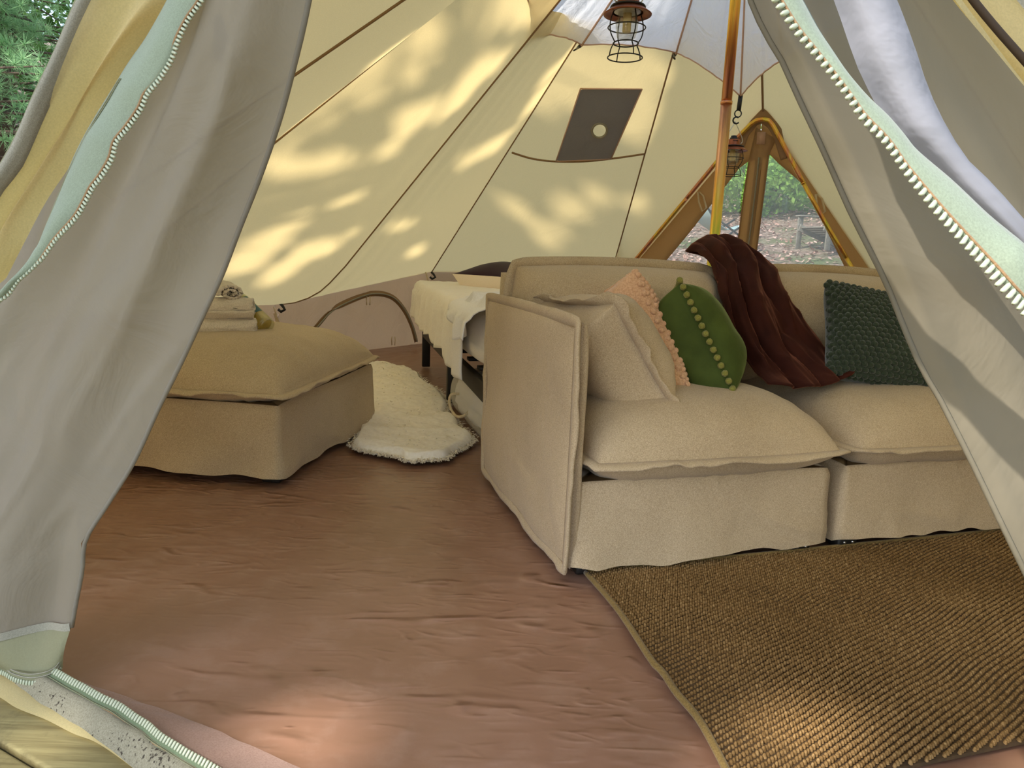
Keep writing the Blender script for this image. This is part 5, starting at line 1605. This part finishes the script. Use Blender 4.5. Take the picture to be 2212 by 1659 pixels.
def leafmesh(P, size, rng, flat=0.0, elong=1.6):
    n = len(P)
    d1 = rng.normal(0, 1, (n, 3)); d1[:, 2] *= (1 - flat); d1 /= np.linalg.norm(d1, axis=1)[:, None]
    d2 = np.cross(d1, rng.normal(0, 1, (n, 3)) * (1 - flat) + np.array([0, 0, flat * 2])); d2 /= np.linalg.norm(d2, axis=1)[:, None] + 1e-9
    s = size * rng.uniform(.6, 1.3, n)[:, None]
    V = np.stack([P - d1 * s * elong / 2, P + d2 * s * .5, P + d1 * s * elong / 2, P - d2 * s * .5], 1).reshape(-1, 3)
    return V, (np.arange(n)[:, None] * 4 + np.arange(4)[None])

# chosen sun spots; gaps are cut for them in the unseen crowns (world points, radius)
SPOTS = [[-0.2110,3.7363,1.7845,0.1300],[-0.3375,3.7760,1.6816,0.1400],[-0.4661,3.7977,1.5825,0.1200],[-0.5925,3.7113,1.5175,0.1200],[-0.7888,3.8861,1.3238,0.1400],[-0.9640,4.0022,1.1630,0.1200],[-0.8077,4.9016,1.0055,0.0700],[-0.8027,5.5255,0.8218,0.0700],[-0.1445,5.4485,1.3185,0.0900],[-0.1904,4.6447,1.5267,0.1000],[0.0610,4.6036,1.7199,0.1000],[0.1271,4.2887,1.8619,0.0800],[-0.3564,4.5744,1.4284,0.0500],[-0.9597,3.6133,1.2824,0.1000],[-0.9879,3.8980,1.1768,0.1300],[-0.9761,3.2291,1.3859,0.1200],[-0.8502,3.2122,1.4815,0.1200],[-0.7084,3.2907,1.5600,0.1000],[-1.4151,3.9667,0.8488,0.1200],[-1.2650,3.9047,0.9754,0.1000],[-1.3091,4.4208,0.7889,0.1600],[-1.1461,4.5090,0.8798,0.1000],[-1.4957,4.4169,0.6558,0.1000],[-1.3028,3.5728,1.0477,0.1000],[-1.1526,3.7882,1.0912,0.0600],[-1.5401,4.0183,0.7434,0.1200],[-1.1299,3.4387,1.2123,0.1000],[-0.5512,3.3141,1.6661,0.1400],[-0.4595,3.2286,1.7578,0.1200],[-0.6178,3.0436,1.6993,0.1200],[0.4220,4.3730,1.9172,0.0900],[0.7257,4.4258,1.9152,0.1000],[0.2806,4.5483,1.7969,0.0800],[0.6588,4.7845,1.6909,0.1000],[0.7553,4.6862,1.7601,0.1000],[0.3878,5.5845,1.1786,0.0800],[0.5793,5.4512,1.2785,0.0500],[0.9254,5.6350,1.2011,0.0500],[0.2373,5.9611,0.9351,0.0500],[0.0538,4.4669,1.8239,0.1000],[0.3039,5.8499,1.0093,0.0400]]
SPOTS += [[-0.3480,1.0854,0.0000,0.0500],[-0.3119,1.0991,0.0000,0.0400],[0.5107,1.1423,0.0000,0.0700],[0.5587,1.0974,-0.0000,0.0800],[0.4580,1.1094,0.0000,0.0300]]
SPOTS += [[0.3736,0.5200,0.6908,0.0300],[0.3879,0.5200,0.6691,0.0300],[0.2446,0.5300,1.0102,0.0300],[0.2583,0.5300,0.9806,0.0350],[0.2776,0.5200,0.9426,0.0350],[0.3079,0.5200,0.9127,0.0300]]
SPOTS += [[0.5696,2.6593,0.8247,0.0500],[0.2485,3.6000,1.9292,0.3000],[0.5930,3.7000,1.9294,0.2800],[-0.0138,3.4000,1.9176,0.2500],[0.3808,3.8000,1.9292,0.2500]]
sd_ = vec(SUN_DIR)
s1 = norm(np.cross(sd_, vec((0, 0, 1)))); s2 = np.cross(sd_, s1)
SP = np.array(SPOTS)
SPU, SPV, SPR = SP[:, :3] @ s1, SP[:, :3] @ s2, SP[:, 3]
def cull(P, extra=.05):  # leaves out crown leaves on the sun's path to each chosen spot
    pu, pv = P @ s1, P @ s2
    keep = np.ones(len(P), bool)
    wob = 1 + .35 * vnoise(pu * 9, pv * 9)
    for a, b, r_ in zip(SPU, SPV, SPR):
        keep &= np.hypot(pu - a, pv - b) > (r_ * .62 * wob + extra)
    return keep

def branchy(root, base, top, rad, m, rng, nbr, crown_c, crown_r):
    pts = [base, base * .6 + top * .4 + vec((.1, .05, 0)), top]
    tube('trunk', spline(pts, 14), list(np.linspace(rad, rad * .35, 14)), m, root, 10)
    mb = MB()
    for k in range(nbr):
        t = rng.uniform(.45, .98); p0 = base * (1 - t) + top * t
        d = rng.normal(0, 1, 3); d[2] = abs(d[2]) * .4; d = norm(d)
        mb.add(*tubeVF([p0, p0 + d * crown_r * .4 + vec((0, 0, .1)), p0 + d * crown_r * .85], [rad * .25, rad * .15, rad * .04], 6))
    mb.obj('branches', m, root, kind='stuff')

def shade_tree(xy, crown_c, crown_r, nleaf, size, seed, label, lean=(0, 0)):
    rng = np.random.default_rng(seed)
    b = vec((xy[0], xy[1], float(ground_z(*xy)) - .1))
    r = empty('broadleaf_tree', b, label, 'tree', 'trees shading the tent')
    cc_ = vec(crown_c); cr = vec(crown_r)
    branchy(r, b, cc_ + vec((lean[0], lean[1], cr[2] * .4)), .16, M['bark'], rng, 14 if lean == (0, 0) else 6, cc_, cr[0] * (1 if lean == (0, 0) else .5))
    d = rng.normal(0, 1, (nleaf, 3)); d /= np.linalg.norm(d, axis=1)[:, None]
    P = cc_ + d * cr * (rng.uniform(0, 1, nleaf) ** .45)[:, None]
    P = P[cull(P, size * .72)]
    V, F = leafmesh(P, size, rng, .5)
    fastobj('foliage', V, F, M['leaf'], r, 'stuff', False)
    return r

def sunpt(p, d): return vec(p) + sd_ * d
c1 = sunpt((-.6, 4.2, 1.2), 8.5)
shade_tree((c1[0] - .5, c1[1] - .2), c1, (2.8, 2.8, 1.7), 17100, .12, 21, 'tall broadleaf tree left of the tent, shading its left side')
c2 = sunpt((.7, 2.1, .8), 9.0)
shade_tree((c2[0] - 1.7, c2[1] + 1.6), c2, (2.7, 2.7, 1.6), 17100, .12, 22, 'broadleaf tree before the tent door, shading the doorway', (-1.5, 1.8))
c3 = sunpt((2.2, 4.2, 1.4), 9.5)
shade_tree((c3[0] - 2.6, c3[1] - 1.6), c3, (2.6, 2.6, 1.6), 14250, .12, 23, 'broadleaf tree left of the door, its crown high over the roof')

# background trees and bushes
def bush(p, r_, h_, n, size, m, seed, label, name='bush', cat='bush', group=None):
    rng = np.random.default_rng(seed)
    b = vec((p[0], p[1], float(ground_z(*p)) - .05))
    root = empty(name, b, label, cat, group)
    mb = MB()
    for k in range(7):
        a = rng.uniform(0, 6.28); q = b + vec((math.cos(a) * r_ * .6, math.sin(a) * r_ * .6, h_ * rng.uniform(.5, .9)))
        mb.add(*tubeVF([b, b * .5 + q * .5 + vec((0, 0, .1 * h_)), q], [.03, .02, .008], 6))
    mb.obj('stems', M['twig'], root, kind='stuff')
    d = rng.normal(0, 1, (n, 3)); d /= np.linalg.norm(d, axis=1)[:, None]
    P = b + vec((0, 0, h_ * .5)) + d * vec((r_, r_, h_ * .5)) * (rng.uniform(0, 1, n) ** .4)[:, None]
    P += .15 * r_ * np.stack([vnoise(P[:, 0] * 3, P[:, 1] * 3, P[:, 2] * 3 + s_) for s_ in (0, 7, 13)], 1)
    V, F = leafmesh(P, size, rng, .2)
    fastobj('foliage', V, F, m, root, 'stuff', False)
    return root
bl_pos = [((5.6, 17.0), 1.6, 1.7, 'bright green bush seen through the left rear pane'), ((8.2, 18.5), 1.5, 2.0, 'bush on the slope seen through the right rear pane'),
          ((10.2, 15.5), 1.3, 1.5, 'bush at the right edge of the rear window view'), ((4.0, 21.0), 2.2, 2.6, 'large bush far up the slope behind the tent'),
          ((7.0, 23.0), 2.6, 2.8, 'bush farthest up the slope, above the chairs')]
for k, (p, r_, h_, lb2) in enumerate(bl_pos):
    bush(p, r_, h_, 5000, .085, M['bush_leaf'], 60 + k, lb2, group='bushes beyond the rear window')

def bg_tree(p, H_, R_, seed, label):
    rng = np.random.default_rng(seed)
    b = vec((p[0], p[1], float(ground_z(*p)) - .1))
    r = empty('woodland_tree', b, label, 'tree', 'woodland trees around the clearing')
    tube('trunk', spline([b, b + vec((.1, .05, H_ * .5)), b + vec((0, 0, H_))], 10), list(np.linspace(.18, .05, 10)), M['bark'], r, 8)
    n = 1800
    d = rng.normal(0, 1, (n, 3)); d /= np.linalg.norm(d, axis=1)[:, None]
    P = b + vec((0, 0, H_ * .68)) + d * vec((R_, R_, H_ * .36)) * (rng.uniform(0, 1, n) ** .45)[:, None]
    V, F = leafmesh(P, .34, rng, .3)
    fastobj('foliage', V, F, M['leaf'], r, 'stuff', False)
for k, (p, H_, R_) in enumerate([((-12, 18), 10, 3.4), ((-6, 22), 11, 3.6), ((0, 25), 11, 3.6), ((6, 28), 12, 4), ((13, 25), 11, 3.6), ((17, 17), 10, 3.4), ((17, 9), 10, 3.4), ((15, 0), 10, 3.4), ((-14, 9), 10, 3.2), ((-13, -4), 10, 3.4), ((10, -9), 10, 3.4), ((2, -11), 10, 3.4)]):
    bg_tree(p, H_, R_, 80 + k, ['woodland tree behind the pine on the left', 'woodland tree up the slope behind the tent, left of the rear window view', 'woodland tree straight behind the tent', 'woodland tree seen above the rear window chairs', 'woodland tree behind the tent to the right', 'woodland tree right of the rear door', 'woodland tree out to the right of the tent', 'woodland tree right of the doorway', 'woodland tree out to the left of the tent', 'woodland tree behind the viewer to the left', 'woodland tree behind the viewer to the right', 'woodland tree straight behind the viewer'][k])

# pine seen past the left flap
def pine(p, H_, seed, label):
    rng = np.random.default_rng(seed)
    b = vec((p[0], p[1], float(ground_z(*p)) - .1))
    r = empty('pine_tree', b, label, 'tree')
    tube('trunk', [b, b + vec((.1, 0, H_ * .5)), b + vec((0, 0, H_))], [.13, .09, .03], M['bark'], r, 10)
    mb = MB(); tufts = []
    for k in range(110):
        z = H_ * rng.uniform(.12, .95); a = rng.uniform(0, 6.28); L_ = (1.9 * (1 - z / H_) + .5) * rng.uniform(.7, 1.1)
        p0 = b + vec((0, 0, z)); d = vec((math.cos(a), math.sin(a), .12))
        p1 = p0 + d * L_ + vec((0, 0, -.15 * L_))
        mb.add(*tubeVF([p0, p0 * .5 + p1 * .5 + vec((0, 0, .06)), p1], [.018, .012, .004], 5))
        for t in rng.uniform(.2, 1.0, 14):
            q = p0 * (1 - t) + p1 * t + rng.normal(0, .12, 3) * vec((1, 1, .5))
            tufts.append(q)
    mb.obj('branches', M['bark'], r, kind='stuff')
    tufts = np.array(tufts); n = len(tufts); kN = 26
    d = rng.normal(0, 1, (n, kN, 3)) + np.array([0, 0, .5]); d /= np.linalg.norm(d, axis=2)[:, :, None]
    L_ = rng.uniform(.10, .17, (n, kN, 1))
    s = np.cross(d, rng.normal(0, 1, (n, kN, 3))); s /= np.linalg.norm(s, axis=2)[:, :, None]
    B0 = np.repeat(tufts[:, None, :], kN, 1)
    V = np.stack([B0 - s * .004, B0 + s * .004, B0 + d * L_], 2).reshape(-1, 3)
    F = np.arange(n * kN * 3).reshape(-1, 3)
    fastobj('needles', V, F, M['needle'], r, 'stuff', False)
pine((-5.7, 7.6), 4.8, 101, 'young pine at the top left corner outside the tent')
pine((-7.4, 9.2), 6.0, 102, 'taller pine farther up the slope behind the young pine')
pine((-6.1, 8.7), 5.2, 103, 'bushy pine between the young pine and the taller one')
bush((-9.5, 13.5), 2.6, 5.0, 6000, .12, M['leaf'], 111, 'tall leafy thicket behind the pines at the top left')
bush((-12.0, 12.5), 2.8, 5.0, 6000, .12, M['leaf'], 112, 'leafy thicket farther left behind the pines')
# dead leaves on the slope outside
rng = np.random.default_rng(44)
xy = np.vstack([rng.uniform((-11, 4.5), (-3, 14), (9000, 2)), rng.uniform((1, 7), (13, 20), (14000, 2))])
P = np.stack([xy[:, 0], xy[:, 1], ground_z(xy[:, 0], xy[:, 1]) + .03], 1)
V, F = leafmesh(P, .05, rng, .6)
lt = fastobj('leaf_litter', V, F, M['litter'], None, 'stuff', False)
tag(lt, 'fallen leaves scattered over the slope outside', 'leaf litter')

# ------------------------------------------------------------------ garden chairs beyond the rear window
def at_ground(x, y): return vec((x, y, float(ground_z(x, y))))
cA = at_ground(3.55, 12.6)
fc = empty('folding_chair', cA, 'pale blue sling folding chair outside the left rear pane', 'chair')
fx, fy = norm((.95, .3, 0)), norm((-.3, .95, 0))
def cpt(a, b, c, o=cA): return o + fx * a + fy * b + UP * c
for sd2 in (-.28, .28):
    tube('leg', [cpt(-.45, sd2, 0), cpt(0, sd2, .38), cpt(.40, sd2, .62)], .018, M['chair_frame'], fc, 8)
    tube('leg', [cpt(.50, sd2, 0), cpt(.12, sd2, .34), cpt(-.38, sd2, .62)], .018, M['chair_frame'], fc, 8)
    tube('back_post', spline([cpt(-.38, sd2, .60), cpt(-.55, sd2, .82), cpt(-.50, sd2, 1.08)], 10), .018, M['chair_frame'], fc, 8)
rows = [cpt(a, b, c) for a, c in ((.45, .52), (.2, .44), (-.1, .42), (-.36, .56), (-.52, .82), (-.50, 1.06)) for b in np.linspace(-.27, .27, 7)]
o_ = obj('sling', rows, gridF(7, 6), M['chair_cloth'], fc, label='pale blue sling'); o_.modifiers.new('t', 'SOLIDIFY').thickness = .012
cB = at_ground(5.35, 12.4)
wc = empty('slatted_chair', cB, 'grey wooden slatted garden chair outside the right rear pane', 'chair')
def bxp(name, a, b, c, sx, sy, sz, tilt=0.0):
    X = norm(fx * math.cos(tilt) + UP * math.sin(tilt)); Z = norm(np.cross(X, fy))
    return obj(name, *boxVF(cB + fx * a + fy * b + UP * c, X, fy, Z, sx, sy, sz, .006), M['chair_wood'], wc)
for sd2 in (-.36, .36):
    bxp('front_leg', -.38, sd2, .28, .10, .03, .56)
    bxp('arm_rest', -.02, sd2, .58, .85, .13, .028)
    bxp('side_rail', .02, sd2 * .85, .24, .95, .03, .12, -.30)
    bxp('back_leg', .40, sd2 * .9, .26, .08, .03, .52)
for k in range(6):
    bxp('seat_slat', -.36 + k * .1, 0, .37 - k * .03, .085, .62, .02, -.30)
for k in range(5):
    yk = (k - 2) * .125
    X = fy; Yv = norm(fx * .45 + UP * .9)
    obj('back_slat', *boxVF(cB + fx * .36 + fy * yk + UP * .66, X, Yv, np.cross(X, Yv), .11, .9 - abs(k - 2) * .07, .02, .006), M['chair_wood'], wc)
